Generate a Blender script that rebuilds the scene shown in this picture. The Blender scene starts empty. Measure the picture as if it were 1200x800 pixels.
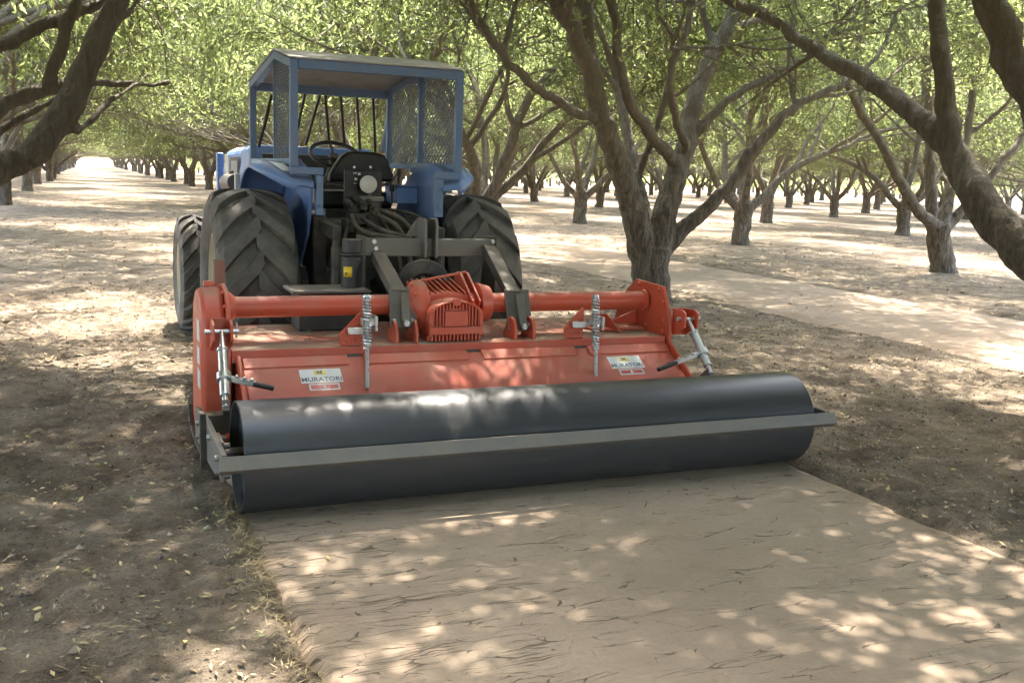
import bpy, bmesh, math, random
import numpy as np
from mathutils import Vector, Matrix
R_ = math.radians
random.seed(7); rng = np.random.default_rng(7)
sc = bpy.context.scene
col = sc.collection

# ------------------------------------------------------------------ camera
FPX, W0, H0, CAMH = 1174.54, 1200, 800, 1.35
a = np.array([100-600, 187-400, FPX]); a /= np.linalg.norm(a)
b = np.array([3400-600, 304-400, FPX]); b = b - (b@a)*a; b /= np.linalg.norm(b)
c = np.cross(b, a); c = -c if c[1] > 0 else c
RW = np.stack([b, a, c])            # camera (right, down, forward) -> world
CAM = np.array([0, 0, CAMH])
def at(x, y, Y):                    # a point of the picture at distance Y up the orchard row
    d = RW @ np.array([x-600, y-400, FPX]); return Vector(CAM + d*Y/d[1])
cam_d = bpy.data.cameras.new('camera'); cam = bpy.data.objects.new('camera', cam_d); col.objects.link(cam)
cam_d.sensor_width = 36; cam_d.lens = 36*FPX/W0; cam_d.clip_end = 3000; cam_d.clip_start = 0.05
rx, ry, rz = RW@np.array([1, 0, 0]), RW@np.array([0, -1, 0]), RW@np.array([0, 0, -1])
cam.matrix_world = Matrix(((rx[0], ry[0], rz[0], 0), (rx[1], ry[1], rz[1], 0), (rx[2], ry[2], rz[2], CAMH), (0, 0, 0, 1)))
sc.camera = cam

# ------------------------------------------------------------------ light
SUN_EL, SUN_AZ = R_(63), R_(20)     # azimuth from +Y towards +X
world = bpy.data.worlds.new('World'); sc.world = world; world.use_nodes = True
nt = world.node_tree; bg = nt.nodes['Background']
sky = nt.nodes.new('ShaderNodeTexSky'); sky.sky_type = 'NISHITA'; sky.sun_disc = False
sky.sun_elevation = SUN_EL; sky.sun_rotation = SUN_AZ; sky.dust_density = 3.0; sky.air_density = 1.0
nt.links.new(sky.outputs[0], bg.inputs[0]); bg.inputs[1].default_value = 0.15
sun_d = bpy.data.lights.new('sun', 'SUN'); sun_d.energy = 2.0; sun_d.angle = R_(.7); sun_d.color = (1, .93, .82)
sun = bpy.data.objects.new('sun', sun_d); col.objects.link(sun)
sdir = Vector((math.sin(SUN_AZ)*math.cos(SUN_EL), math.cos(SUN_AZ)*math.cos(SUN_EL), math.sin(SUN_EL)))
sun.rotation_euler = sdir.to_track_quat('Z', 'Y').to_euler(); sun.location = (0, 0, 60)
vs = sc.view_settings; vs.view_transform = 'Standard'; vs.look = 'None'; vs.gamma = 1; vs.exposure = 3.92
cy = sc.cycles; cy.max_bounces = 8; cy.diffuse_bounces = 5; cy.glossy_bounces = 3; cy.transmission_bounces = 6
cy.use_denoising = True; cy.sample_clamp_indirect = 6; cy.caustics_reflective = False; cy.caustics_refractive = False
cy.use_adaptive_sampling = True

# ------------------------------------------------------------------ materials
class NB:                           # small helper round a node tree
    def __init__(s, name):
        s.m = bpy.data.materials.new(name); s.m.use_nodes = True; s.t = s.m.node_tree
        s.p = s.t.nodes['Principled BSDF']; s.out = s.t.nodes['Material Output']
    def n(s, typ, **kw):
        o = s.t.nodes.new(typ)
        for k, v in kw.items():
            if k in o.inputs.keys() if isinstance(k, str) else False: s.set(o.inputs[k], v)
            else: setattr(o, k, v)
        return o
    def set(s, inp, v):
        if hasattr(v, 'is_output') or isinstance(v, bpy.types.NodeSocket): s.t.links.new(v, inp)
        else: inp.default_value = v
    def noise(s, scale, detail=4, rough=.6, vec=None, dist=0):
        o = s.t.nodes.new('ShaderNodeTexNoise'); o.inputs['Scale'].default_value = scale
        o.inputs['Detail'].default_value = detail; o.inputs['Roughness'].default_value = rough; o.inputs['Distortion'].default_value = dist
        if vec is not None: s.t.links.new(vec, o.inputs['Vector'])
        return o.outputs['Fac']
    def ramp(s, fac, stops):
        o = s.t.nodes.new('ShaderNodeValToRGB'); s.t.links.new(fac, o.inputs[0]); e = o.color_ramp.elements
        while len(e) < len(stops): e.new(.5)
        for el, (p, c_) in zip(e, stops):
            el.position = p; el.color = (*c_, 1) if not isinstance(c_, (int, float)) else (c_, c_, c_, 1)
        return o.outputs['Color']
    def mix(s, fac, c1, c2, mode='MIX'):
        o = s.t.nodes.new('ShaderNodeMix'); o.data_type = 'RGBA'; o.blend_type = mode
        for i, v in ((0, fac), (6, c1), (7, c2)):
            if isinstance(v, bpy.types.NodeSocket): s.t.links.new(v, o.inputs[i])
            else: o.inputs[i].default_value = v if i == 0 else (*v, 1)
        return o.outputs[2]
    def math(s, op, x, y=0., clamp=False):
        o = s.t.nodes.new('ShaderNodeMath'); o.operation = op; o.use_clamp = clamp
        for i, v in enumerate((x, y)):
            if isinstance(v, bpy.types.NodeSocket): s.t.links.new(v, o.inputs[i])
            else: o.inputs[i].default_value = v
        return o.outputs[0]
    def coord(s, kind='Object', scale=None):
        o = s.t.nodes.new('ShaderNodeTexCoord').outputs[kind]
        if scale:
            mp = s.t.nodes.new('ShaderNodeMapping'); mp.inputs['Scale'].default_value = scale
            s.t.links.new(o, mp.inputs[0]); o = mp.outputs[0]
        return o
    def bump(s, h, strength=.5, dist=.02):
        o = s.t.nodes.new('ShaderNodeBump'); s.t.links.new(h, o.inputs['Height'])
        o.inputs['Strength'].default_value = strength; o.inputs['Distance'].default_value = dist
        s.t.links.new(o.outputs[0], s.p.inputs['Normal'])
    def col(s, v): s.set(s.p.inputs['Base Color'], v if isinstance(v, bpy.types.NodeSocket) else (*v, 1))
    def up(s):                      # how far the surface faces up (dust settles there)
        g = s.t.nodes.new('ShaderNodeNewGeometry'); x = s.t.nodes.new('ShaderNodeSeparateXYZ')
        s.t.links.new(g.outputs['Normal'], x.inputs[0]); return x.outputs[2]

DUST = (.30, .235, .165)
def painted(name, c, rough=.4, metal=0., dust=.6, base_dust=.12, scratch=.0, wear=None, nscale=6):
    m = NB(name); v = m.coord()
    n1 = m.noise(nscale, 6, .65, v); n2 = m.noise(nscale*7, 4, .6, v)
    u = m.math('MULTIPLY', m.math('SUBTRACT', m.up(), .55), 2.4, True)
    f = m.math('MULTIPLY', m.math('MULTIPLY', u, dust), m.math('MULTIPLY', m.math('SUBTRACT', n1, .25), 2.2, True), True)
    f2 = m.math('MULTIPLY', m.math('MULTIPLY', m.math('SUBTRACT', n1, .42), 3, True), base_dust)
    f = m.math('MAXIMUM', f, f2, True)
    c2 = m.mix(m.math('MULTIPLY', n2, .35), c, tuple(x*.72 for x in c))
    if wear: c2 = m.mix(m.math('MULTIPLY', m.math('SUBTRACT', n2, .64), 5, True), c2, wear)
    m.col(m.mix(f, c2, DUST))
    r = m.math('ADD', m.math('MULTIPLY', f, .5), rough, True); r = m.math('ADD', r, m.math('MULTIPLY', m.math('SUBTRACT', n2, .5), .25), True)
    m.set(m.p.inputs['Roughness'], r); m.p.inputs['Metallic'].default_value = metal
    m.bump(n2, .08, .004)
    return m.m
M = {}
M['wire'] = painted('mesh_wire', (.13, .19, .25), .5, dust=.5, base_dust=.5)
M['red'] = painted('red_paint', (.56, .085, .040), .38, dust=.85, base_dust=.25, wear=(.14, .055, .035))
M['frame'] = painted('frame_steel', (.12, .108, .092), .5, metal=.3, dust=.55, base_dust=.35)
M['red_deck'] = painted('dusty_red_paint', (.50, .080, .042), .5, dust=1.3, base_dust=.35, nscale=4)
M['blue'] = painted('blue_paint', (.125, .235, .50), .34, dust=.75, base_dust=.28)
M['cage_blue'] = painted('cage_blue_paint', (.115, .20, .35), .45, dust=.5, base_dust=.3)
M['roof'] = painted('roof_sheet', (.5, .5, .47), .5, dust=.7, base_dust=.5)
M['black'] = painted('black_plastic', (.012, .012, .012), .45, dust=.5, base_dust=.12)
M['dark_iron'] = painted('dark_iron', (.035, .032, .03), .55, metal=.3, dust=.7, base_dust=.5)
M['grey_steel'] = painted('grey_steel', (.17, .16, .145), .5, metal=.5, dust=.65, base_dust=.4)
M['zinc'] = painted('zinc', (.55, .55, .55), .3, metal=.9, dust=.25, base_dust=.12)
M['cream'] = painted('cream_rim', (.55, .50, .38), .5, dust=.3, base_dust=.35)
M['white'] = painted('white_sticker', (.72, .72, .70), .4, dust=.3, base_dust=.1)
M['yellow'] = painted('yellow_sticker', (.75, .52, .03), .4, dust=.1, base_dust=.05)
M['ink'] = painted('ink', (.10, .12, .15), .5, dust=.1, base_dust=.05)
M['logo_yellow'] = painted('logo_yellow', (.70, .55, .08), .4, dust=.1, base_dust=.05)
M['sticker_red'] = painted('sticker_red', (.45, .045, .04), .4, dust=.1, base_dust=.05)
M['lens'] = painted('lamp_lens', (.62, .6, .55), .2, dust=.3, base_dust=.25)
M['hose'] = painted('hose_rubber', (.045, .038, .03), .6, dust=.7, base_dust=.6)
M['pink_lens'] = painted('tail_lens', (.42, .10, .08), .3, dust=.3, base_dust=.4)

def rubber():
    m = NB('tyre_rubber'); v = m.coord(); n1 = m.noise(5, 6, .7, v); n2 = m.noise(60, 3, .6, v)
    f = m.math('MULTIPLY', m.math('SUBTRACT', n1, .35), 2.0, True)
    m.col(m.mix(f, (.062, .057, .051), (.20, .173, .142))); m.p.inputs['Roughness'].default_value = .75
    m.bump(n2, .2, .003); return m.m
M['rubber'] = rubber()

def roller_mat():
    m = NB('roller_paint'); v = m.coord(); vs_ = m.coord('Object', (.7, 9, 9)); vm = m.coord('Object', (1.2, 5, 5))
    n1 = m.noise(3, 6, .7, vm); n2 = m.noise(6, 5, .7, vs_); n3 = m.noise(90, 3, .6, v)
    f = m.math('MULTIPLY', m.math('SUBTRACT', n2, .52), 3.0, True)
    d = m.math('MULTIPLY', m.math('SUBTRACT', n1, .45), 1.6, True)
    c1 = m.mix(m.math('MULTIPLY', f, .35), (.034, .035, .038), (.060, .061, .063))
    sp = m.math('MULTIPLY', m.math('SUBTRACT', m.noise(5.5, 3, .5, v), .66), 7, True); c1 = m.mix(m.math('MULTIPLY', sp, .5), c1, (.17, .145, .115))
    m.col(m.mix(m.math('MULTIPLY', d, .25), c1, (.14, .12, .10)))
    m.set(m.p.inputs['Roughness'], m.math('ADD', m.math('MULTIPLY', d, .12), m.math('ADD', .33, m.math('MULTIPLY', f, .15)), True))
    m.bump(n2, .03, .003); return m.m
M['roller'] = roller_mat()

def bark():
    m = NB('bark'); v = m.coord('Object', (9, 9, 2.0)); v2 = m.coord()
    n1 = m.noise(2.2, 8, .75, v, .6); n2 = m.noise(1.6, 4, .6, v2); n3 = m.noise(40, 4, .6, v2)
    a_ = m.ramp(n1, [(.36, (.044, .033, .023)), (.5, (.130, .101, .073)), (.64, (.25, .205, .152))])
    h = m.t.nodes.new('ShaderNodeSeparateXYZ'); m.t.links.new(v2, h.inputs[0])
    up_ = m.math('MULTIPLY', m.math('SUBTRACT', h.outputs[2], .7), .55, True)       # smoother, greyer bark higher up the limbs
    g_ = m.mix(n2, (.19, .168, .108), (.265, .238, .16))
    m.col(m.mix(m.math('MULTIPLY', up_, m.math('ADD', m.math('MULTIPLY', n1, .6), .4)), a_, g_))
    m.p.inputs['Roughness'].default_value = .9
    m.bump(m.math('ADD', n1, m.math('MULTIPLY', n3, .3)), 1.0, .06); return m.m
M['bark'] = bark()

def leaf():
    m = NB('leaf'); at_ = m.t.nodes.new('ShaderNodeAttribute'); at_.attribute_name = 'tint'
    f = at_.outputs['Fac']
    c1 = m.ramp(f, [(0, (.050, .070, .026)), (.45, (.085, .108, .040)), (.8, (.12, .140, .052)), (1, (.17, .170, .068))])
    c2 = m.ramp(f, [(0, (.20, .26, .095)), (.5, (.31, .37, .135)), (.85, (.41, .45, .18)), (1, (.50, .49, .21))])
    m.col(c1); m.p.inputs['Roughness'].default_value = .42
    tr = m.t.nodes.new('ShaderNodeBsdfTranslucent'); m.t.links.new(c2, tr.inputs[0])
    mx = m.t.nodes.new('ShaderNodeMixShader'); mx.inputs[0].default_value = .64
    m.t.links.new(m.p.outputs[0], mx.inputs[1]); m.t.links.new(tr.outputs[0], mx.inputs[2]); m.t.links.new(mx.outputs[0], m.out.inputs[0])
    return m.m
M['leaf'] = leaf()

def soil():
    m = NB('soil'); v = m.coord()
    big = m.noise(.45, 5, .6, v); mid = m.noise(3.2, 7, .7, v); fine = m.noise(38, 6, .75, v); straw = m.noise(16, 5, .8, m.coord('Object', (1, 2.6, 1)), 1.5)
    gr = m.noise(130, 4, .8, v); c1 = m.ramp(m.math('ADD', m.math('MULTIPLY', mid, .62), m.math('MULTIPLY', gr, .38)), [(.39, (.100, .076, .055)), (.5, (.245, .192, .140)), (.61, (.375, .305, .23))])
    c2 = m.mix(m.math('MULTIPLY', m.math('SUBTRACT', big, .50), 2.2, True), c1, (.25, .198, .140))
    sf = m.math('MULTIPLY', m.math('SUBTRACT', straw, .56), 6, True)
    c3 = m.mix(m.math('MULTIPLY', sf, .55), c2, (.36, .285, .18))
    ff = m.math('MULTIPLY', m.math('SUBTRACT', .46, fine), 9, True)
    m.col(m.mix(m.math('MULTIPLY', ff, .65), c3, (.08, .063, .047))); m.p.inputs['Roughness'].default_value = 1.0; m.p.inputs['Specular IOR Level'].default_value = .15
    h = m.math('ADD', m.math('ADD', m.math('MULTIPLY', mid, .6), m.math('MULTIPLY', fine, .55)), m.math('MULTIPLY', gr, .2)); m.bump(h, 1.0, .06); return m.m
M['soil'] = soil()

def strip_mat():
    m = NB('pressed_soil'); v = m.coord()
    n1 = m.noise(1.3, 6, .65, v); n2 = m.noise(50, 5, .7, v); n3 = m.noise(7, 5, .6, v)
    sx = m.t.nodes.new('ShaderNodeSeparateXYZ'); m.t.links.new(v, sx.inputs[0]); left = m.math('MULTIPLY', m.math('SUBTRACT', 1.6, sx.outputs[0]), .9, True)
    def cracks(sx_, sy_, wid, cut, seed):            # thin broken cracks that wander across the pass
        nz = m.t.nodes.new('ShaderNodeTexNoise'); nz.inputs['Scale'].default_value = 5.; nz.inputs['Detail'].default_value = 4; m.t.links.new(v, nz.inputs['Vector'])
        vm = m.t.nodes.new('ShaderNodeVectorMath'); vm.operation = 'MULTIPLY_ADD'; m.t.links.new(nz.outputs['Color'], vm.inputs[0]); vm.inputs[1].default_value = (.22, .085, 0); m.t.links.new(v, vm.inputs[2])
        mp = m.t.nodes.new('ShaderNodeMapping'); mp.inputs['Scale'].default_value = (sx_, sy_, 0); mp.inputs['Location'].default_value = (seed, seed*.7, 0); m.t.links.new(vm.outputs[0], mp.inputs[0])
        vo = m.t.nodes.new('ShaderNodeTexVoronoi'); vo.feature = 'DISTANCE_TO_EDGE'; vo.inputs['Scale'].default_value = 1; m.t.links.new(mp.outputs[0], vo.inputs['Vector'])
        gate = m.math('SUBTRACT', m.noise(3.2, 4, .65, m.coord('Object', (1.3, 4.5, 1))), m.math('SUBTRACT', cut, m.math('MULTIPLY', left, .10)))
        w_ = m.math('MULTIPLY', m.math('MULTIPLY', gate, 7, True), wid)
        return m.math('MULTIPLY', m.math('SUBTRACT', 1, m.math('DIVIDE', vo.outputs['Distance'], m.math('ADD', w_, .0005)), True), 1.7, True)
    crack = m.math('MAXIMUM', cracks(2.4, 17, .025, .53, 0), cracks(3.6, 29, .032, .53, 3.3))
    c1 = m.ramp(n1, [(.3, (.275, .208, .150)), (.55, (.335, .257, .188)), (.75, (.375, .294, .218))])
    c2 = m.mix(m.math('MULTIPLY', m.math('SUBTRACT', .5, n2), 1.6, True), c1, (.22, .163, .116))
    m.col(m.mix(m.math('MULTIPLY', crack, .6), c2, (.075, .054, .038))); m.p.inputs['Roughness'].default_value = .95; m.p.inputs['Specular IOR Level'].default_value = .2  # darker tone in the cracks paints in their shade
    h = m.math('SUBTRACT', m.math('ADD', m.math('MULTIPLY', n2, .12), m.math('MULTIPLY', n3, .25)), m.math('MULTIPLY', crack, .6)); m.bump(h, .8, .03); return m.m
M['strip'] = strip_mat()
def litter_mat(name, stops):
    m = NB(name); at_ = m.t.nodes.new('ShaderNodeAttribute'); at_.attribute_name = 'tint'
    m.col(m.ramp(at_.outputs['Fac'], stops)); m.p.inputs['Roughness'].default_value = .8; return m.m
M['litter'] = litter_mat('fallen_leaf', [(0, (.13, .085, .04)), (.35, (.33, .25, .14)), (.6, (.42, .34, .20)), (.78, (.46, .37, .13)), (.9, (.16, .20, .07)), (1, (.24, .28, .14))])
M['straw'] = litter_mat('straw', [(0, (.20, .14, .07)), (.5, (.38, .29, .15)), (1, (.5, .4, .22))])
M['clod'] = litter_mat('clod', [(0, (.06, .045, .032)), (.5, (.14, .11, .082)), (1, (.33, .27, .205))])

# ------------------------------------------------------------------ mesh helpers
class B:
    def __init__(s): s.bm = bmesh.new()
    def _faces(s, vs_, fs):
        v = [s.bm.verts.new(p) for p in vs_]
        for f in fs:
            try: s.bm.faces.new([v[i] for i in f])
            except ValueError: pass
        return v
    def box(s, x0, x1, y0, y1, z0, z1):
        vs_ = [(x, y, z) for x in (x0, x1) for y in (y0, y1) for z in (z0, z1)]
        s._faces(vs_, [(0, 1, 3, 2), (4, 6, 7, 5), (0, 4, 5, 1), (2, 3, 7, 6), (0, 2, 6, 4), (1, 5, 7, 3)]); return s
    def bar(s, p, q, w, h, up=(0, 0, 1)):        # rectangular bar from p to q
        p, q = Vector(p), Vector(q); d = (q-p).normalized(); u = Vector(up)
        sd = d.cross(u)
        if sd.length < 1e-4: sd = d.cross(Vector((0, 1, 0)))
        sd.normalize(); u = sd.cross(d).normalized()
        vs_ = [e + sd*(i*w/2) + u*(j*h/2) for e in (p, q) for i, j in ((-1, -1), (1, -1), (1, 1), (-1, 1))]
        s._faces(vs_, [(3, 2, 1, 0), (4, 5, 6, 7), (0, 1, 5, 4), (1, 2, 6, 5), (2, 3, 7, 6), (3, 0, 4, 7)]); return s
    def cyl(s, p, q, r0, r1=None, n=20, cap=True):
        return s.tube([p, q], [r0, r0 if r1 is None else r1], n, cap)
    def tube(s, pts, r, n=10, cap=True):
        pts = [Vector(p) for p in pts]
        if not isinstance(r, (list, tuple)): r = [r]*len(pts)
        ref = None; rings = []
        for i, p in enumerate(pts):
            d = (pts[min(i+1, len(pts)-1)] - pts[max(i-1, 0)]).normalized()
            if ref is None:
                ref = d.cross(Vector((0, 0, 1)))
                if ref.length < .05: ref = d.cross(Vector((1, 0, 0)))
            ref = (ref - d*ref.dot(d)).normalized(); o = d.cross(ref)
            rings.append([s.bm.verts.new(p + (ref*math.cos(t) + o*math.sin(t))*r[i]) for t in (2*math.pi*k/n for k in range(n))])
        for i in range(len(rings)-1):
            for k in range(n): s.bm.faces.new((rings[i][k], rings[i][(k+1) % n], rings[i+1][(k+1) % n], rings[i+1][k]))
        if cap:
            s.bm.faces.new(list(reversed(rings[0]))); s.bm.faces.new(rings[-1])
        return s
    def prism(s, poly, axis, t0, t1):            # outline swept along an axis; poly is in the two other axes, in order
        def P(u, v, t): return {'x': (t, u, v), 'y': (u, t, v), 'z': (u, v, t)}[axis]
        n = len(poly); v = [P(u, w, t) for t in (t0, t1) for u, w in poly]
        s._faces(v, [tuple(range(n)), tuple(range(2*n-1, n-1, -1))] + [(i, i+n, (i+1) % n + n, (i+1) % n) for i in range(n)]); return s
    def lathe(s, prof, o, axis='x', n=48, closed=False):   # prof: (along axis, radius)
        rings = []; o = Vector(o)
        for t, r in prof:
            rg = []
            for k in range(n):
                c_, s_ = math.cos(2*math.pi*k/n)*r, math.sin(2*math.pi*k/n)*r
                rg.append(s.bm.verts.new(o + Vector({'x': (t, c_, s_), 'y': (c_, t, s_), 'z': (c_, s_, t)}[axis])))
            rings.append(rg)
        m_ = len(rings)
        for i in range(m_ if closed else m_-1):
            A, C = rings[i], rings[(i+1) % m_]
            for k in range(n): s.bm.faces.new((A[k], A[(k+1) % n], C[(k+1) % n], C[k]))
        return s
    def bolt(s, p, d, r=.012, h=.012): 
        p = Vector(p); s.cyl(p, p + Vector(d).normalized()*h, r, r*.9, 6); return s
    def grid(s, f, nu, nv):                      # f(u,v) -> point
        v = [[s.bm.verts.new(f(i/nu, j/nv)) for j in range(nv+1)] for i in range(nu+1)]
        for i in range(nu):
            for j in range(nv): s.bm.faces.new((v[i][j], v[i+1][j], v[i+1][j+1], v[i][j+1]))
        return s
    def build(s, name, mat, parent=None, bevel=.004, thick=0, angle=35):
        off = wloc(parent)
        bmesh.ops.recalc_face_normals(s.bm, faces=s.bm.faces[:])
        for v in s.bm.verts: v.co -= off
        me = bpy.data.meshes.new(name); s.bm.to_mesh(me); s.bm.free()
        me.materials.append(mat)
        for p in me.polygons: p.use_smooth = True
        me.set_sharp_from_angle(angle=R_(angle))
        o = bpy.data.objects.new(name, me); col.objects.link(o); o.parent = parent
        if thick:
            md = o.modifiers.new('solid', 'SOLIDIFY'); md.thickness = thick; md.offset = 0
        if bevel:
            md = o.modifiers.new('edge', 'BEVEL'); md.width = bevel; md.segments = 2; md.limit_method = 'ANGLE'; md.angle_limit = R_(40); md.harden_normals = False
        return o
def wloc(o):
    v = Vector((0, 0, 0))
    while o is not None: v += o.location; o = o.parent
    return v
def tag(o, label=None, cat=None, group=None, kind=None):
    for k, v in (('label', label), ('category', cat), ('group', group), ('kind', kind)):
        if v: o[k] = v
    return o
def empty(name, loc, label=None, cat=None, group=None, kind=None):
    o = bpy.data.objects.new(name, None); o.location = loc; col.objects.link(o); o.empty_display_size = .2
    return tag(o, label, cat, group, kind)
def np_mesh(name, V, F, mat, smooth=True, tint=None):
    V = np.asarray(V, np.float32); F = np.asarray(F, np.int32)
    me = bpy.data.meshes.new(name); k = F.shape[1]
    me.vertices.add(len(V)); me.vertices.foreach_set('co', V.ravel())
    me.loops.add(F.size); me.loops.foreach_set('vertex_index', F.ravel())
    me.polygons.add(len(F)); me.polygons.foreach_set('loop_start', np.arange(0, F.size, k, dtype=np.int32))
    try: me.polygons.foreach_set('loop_total', np.full(len(F), k, np.int32))
    except Exception: pass
    me.polygons.foreach_set('use_smooth', np.full(len(F), smooth, bool))
    if tint is not None:
        at_ = me.attributes.new('tint', 'FLOAT', 'FACE'); at_.data.foreach_set('value', np.asarray(tint, np.float32))
    me.update(calc_edges=True); me.validate(); me.materials.append(mat)
    return me

def vnoise(x, y, seed=0):           # smooth value noise on numpy arrays
    def h(i, j): 
        n = (i*374761393 + j*668265263 + seed*144665) & 0x7fffffff
        n = ((n ^ (n >> 13))*1274126177) & 0x7fffffff
        return ((n ^ (n >> 16)) & 0xffff)/65535.
    xi, yi = np.floor(x).astype(np.int64), np.floor(y).astype(np.int64); xf, yf = x-xi, y-yi
    u, v = xf*xf*(3-2*xf), yf*yf*(3-2*yf)
    return (h(xi, yi)*(1-u)+h(xi+1, yi)*u)*(1-v) + (h(xi, yi+1)*(1-u)+h(xi+1, yi+1)*u)*v

# ------------------------------------------------------------------ ground
SX0, SX1 = .515, 3.14               # the strip the roller has just pressed
STRIPS = [(6.66, 9.25), (14.6, 17.3), (23.2, 25.9)]
def axis_pts(lo, a0, a1, hi, step):
    m_ = list(np.arange(a0, a1, step)); s = step; x = a1
    while x < hi: m_.append(x); s *= 1.12; x += s
    m_.append(hi); s = step; x = a0; L = []
    while x > lo: s *= 1.12; x -= s; L.append(max(x, lo))
    return np.array(L[::-1] + m_)
def ground_h(X, Y):
    d = np.hypot(X-1, Y-4)
    z = (vnoise(X*.6, Y*.6, 1)-.5)*.05 + (vnoise(X*2.3, Y*2.3, 2)-.5)*.03 + (vnoise(X*7, Y*7, 3)-.5)*.022 + (vnoise(X*17, Y*17, 4)-.5)*.018*(d < 14)
    z = z + .012
    def inside(x0, x1, soft=.10):
        w = (vnoise(Y*3+x0*7, Y*0+x0, 5)-.5)*.10
        return np.clip((X-x0-w)/soft+.5, 0, 1)*np.clip((x1+w-X)/soft+.5, 0, 1)
    k = inside(SX0, SX1, .06)*(Y < 4.9)
    ridge = np.exp(-((X-SX0+.05)/.07)**2)*(Y < 4.9)*.022*vnoise(Y*4, X*4, 8) + np.exp(-((X-SX1-.05)/.06)**2)*(Y < 4.9)*.018*vnoise(Y*4, X*4, 9)
    z = (z+ridge)*(1-k) - .02*k
    for s0, s1 in STRIPS:
        k = inside(s0, s1, .16); z = z*(1-k) - .02*k
    return z
gx = axis_pts(-400, -4.5, 7.5, 500, .035); gy = axis_pts(-120, .9, 11, 900, .035)
GX, GY = np.meshgrid(gx, gy, indexing='ij'); GZ = ground_h(GX, GY)
n0, n1 = GX.shape; idx = np.arange(n0*n1).reshape(n0, n1)
F = np.stack([idx[:-1, :-1], idx[1:, :-1], idx[1:, 1:], idx[:-1, 1:]], -1).reshape(-1, 4)
gm = np_mesh('ground', np.stack([GX, GY, GZ], -1).reshape(-1, 3), F, M['soil'])
g = bpy.data.objects.new('ground', gm); col.objects.link(g); tag(g, 'brown orchard soil strewn with dry leaf litter', 'ground', kind='structure')
def strip_mesh(x0, x1, y0, y1, dx, dy, name, label):
    nx, ny = int((x1-x0)/dx), int((y1-y0)/dy)
    u, v = np.meshgrid(np.linspace(0, 1, nx), np.linspace(y0, y1, ny), indexing='ij')
    e0 = (vnoise(v*4, v*0+x0, 11)-.5)*.07 + (vnoise(v*15, v*0+x0, 12)-.5)*.03; e1 = (vnoise(v*4, v*0+x1, 13)-.5)*.07 + (vnoise(v*15, v*0+x1, 14)-.5)*.03
    X = (x0+e0)*(1-u) + (x1+e1)*u
    Z = .009 + (vnoise(X*.9, v*1.2, 21)-.5)*.014 + (vnoise(X*5, v*5, 22)-.5)*.004
    edge = np.minimum(u, 1-u)*(x1-x0); Z = Z - np.clip(.03-edge, 0, .03)*.9
    i = np.arange(nx*ny).reshape(nx, ny); F = np.stack([i[:-1, :-1], i[1:, :-1], i[1:, 1:], i[:-1, 1:]], -1).reshape(-1, 4)
    o = bpy.data.objects.new(name, np_mesh(name, np.stack([X, v, Z], -1).reshape(-1, 3), F, M['strip'])); col.objects.link(o)
    tag(o, label, 'path', kind='structure'); return o
strip_mesh(SX0, SX1, -3, 4.6, .03, .03, 'path', 'smooth cracked strip of pressed soil behind the roller')
for (s0, s1), lb in zip(STRIPS, ('smooth pressed soil strip between the first and second tree rows', 'pale pressed strip beyond the second tree row', 'pale pressed strip beyond the third tree row')):
    strip_mesh(s0, s1, -4, 130, .12, .15, 'path', lb)

# ------------------------------------------------------------------ litter on the ground (nobody could count it)
def on_strip(X, Y, pad=0.):
    k = (X > SX0-pad) & (X < SX1+pad) & (Y < 4.4)
    for s0, s1 in STRIPS: k |= (X > s0-pad) & (X < s1+pad)
    return k
def spots(n, x0, x1, y0, y1, pw=1.0, keep=.04):
    X = rng.uniform(x0, x1, n); Y = y0 + (y1-y0)*rng.uniform(0, 1, n)**pw
    ok = (~on_strip(X, Y)) | (rng.uniform(0, 1, n) < keep)
    ok &= rng.uniform(0, 1, n) < (.25 + 1.1*vnoise(X*1.7, Y*1.7, 31))
    return X[ok], Y[ok]
def scatter_quads(name, X, Y, L, Wd, tint, mat, label, cat, lift=.006, curl=.25):
    n = len(X); th = rng.uniform(0, 2*np.pi, n); tilt = rng.normal(0, curl, n)
    d = np.stack([np.cos(th)*np.cos(tilt), np.sin(th)*np.cos(tilt), np.sin(tilt)], -1)
    s = np.stack([-np.sin(th), np.cos(th), rng.normal(0, curl, n)], -1)
    z = np.where(on_strip(X, Y, -.03), .012, np.maximum(ground_h(X, Y), 0) + lift) + np.abs(np.sin(tilt))*L/2
    c_ = np.stack([X, Y, z], -1); up = np.array([0, 0, 1.])*(rng.uniform(0, .25, n)*Wd)[:, None]
    P = np.stack([c_-d*L[:, None]/2, c_-s*Wd[:, None]/2+up, c_+d*L[:, None]/2, c_+s*Wd[:, None]/2+up], 1)
    o = bpy.data.objects.new(name, np_mesh(name, P.reshape(-1, 3), np.arange(4*n).reshape(n, 4), mat, False, tint)); col.objects.link(o)
    return tag(o, label, cat, kind='stuff')
X, Y = spots(26000, -6, 13, 1.0, 30, 1.5)
X2, Y2 = spots(30000, -3.5, 6, .9, 8, 1.0, .012); X, Y = np.concatenate([X, X2]), np.concatenate([Y, Y2])
n = len(X); L = np.minimum(.007 + rng.gamma(1.6, .0085, n), .040)
scatter_quads('leaf_litter', X, Y, L, L*rng.uniform(.22, .42, n), np.clip(rng.beta(2, 2.2, n), 0, 1), M['litter'], 'small tan and yellow fallen leaves scattered over the soil', 'leaf litter')
X, Y = spots(16000, -5, 8, .9, 14, 1.6, .01)
Xe = SX0 - .03 + rng.normal(0, .035, 1500); Ye = rng.choice([1.2, 1.75, 2.1, 2.55, 3.1, 3.5, 3.8], 1500) + rng.normal(0, .22, 1500)
X, Y = np.concatenate([X, Xe]), np.concatenate([Y, Ye]); n = len(X)
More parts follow.
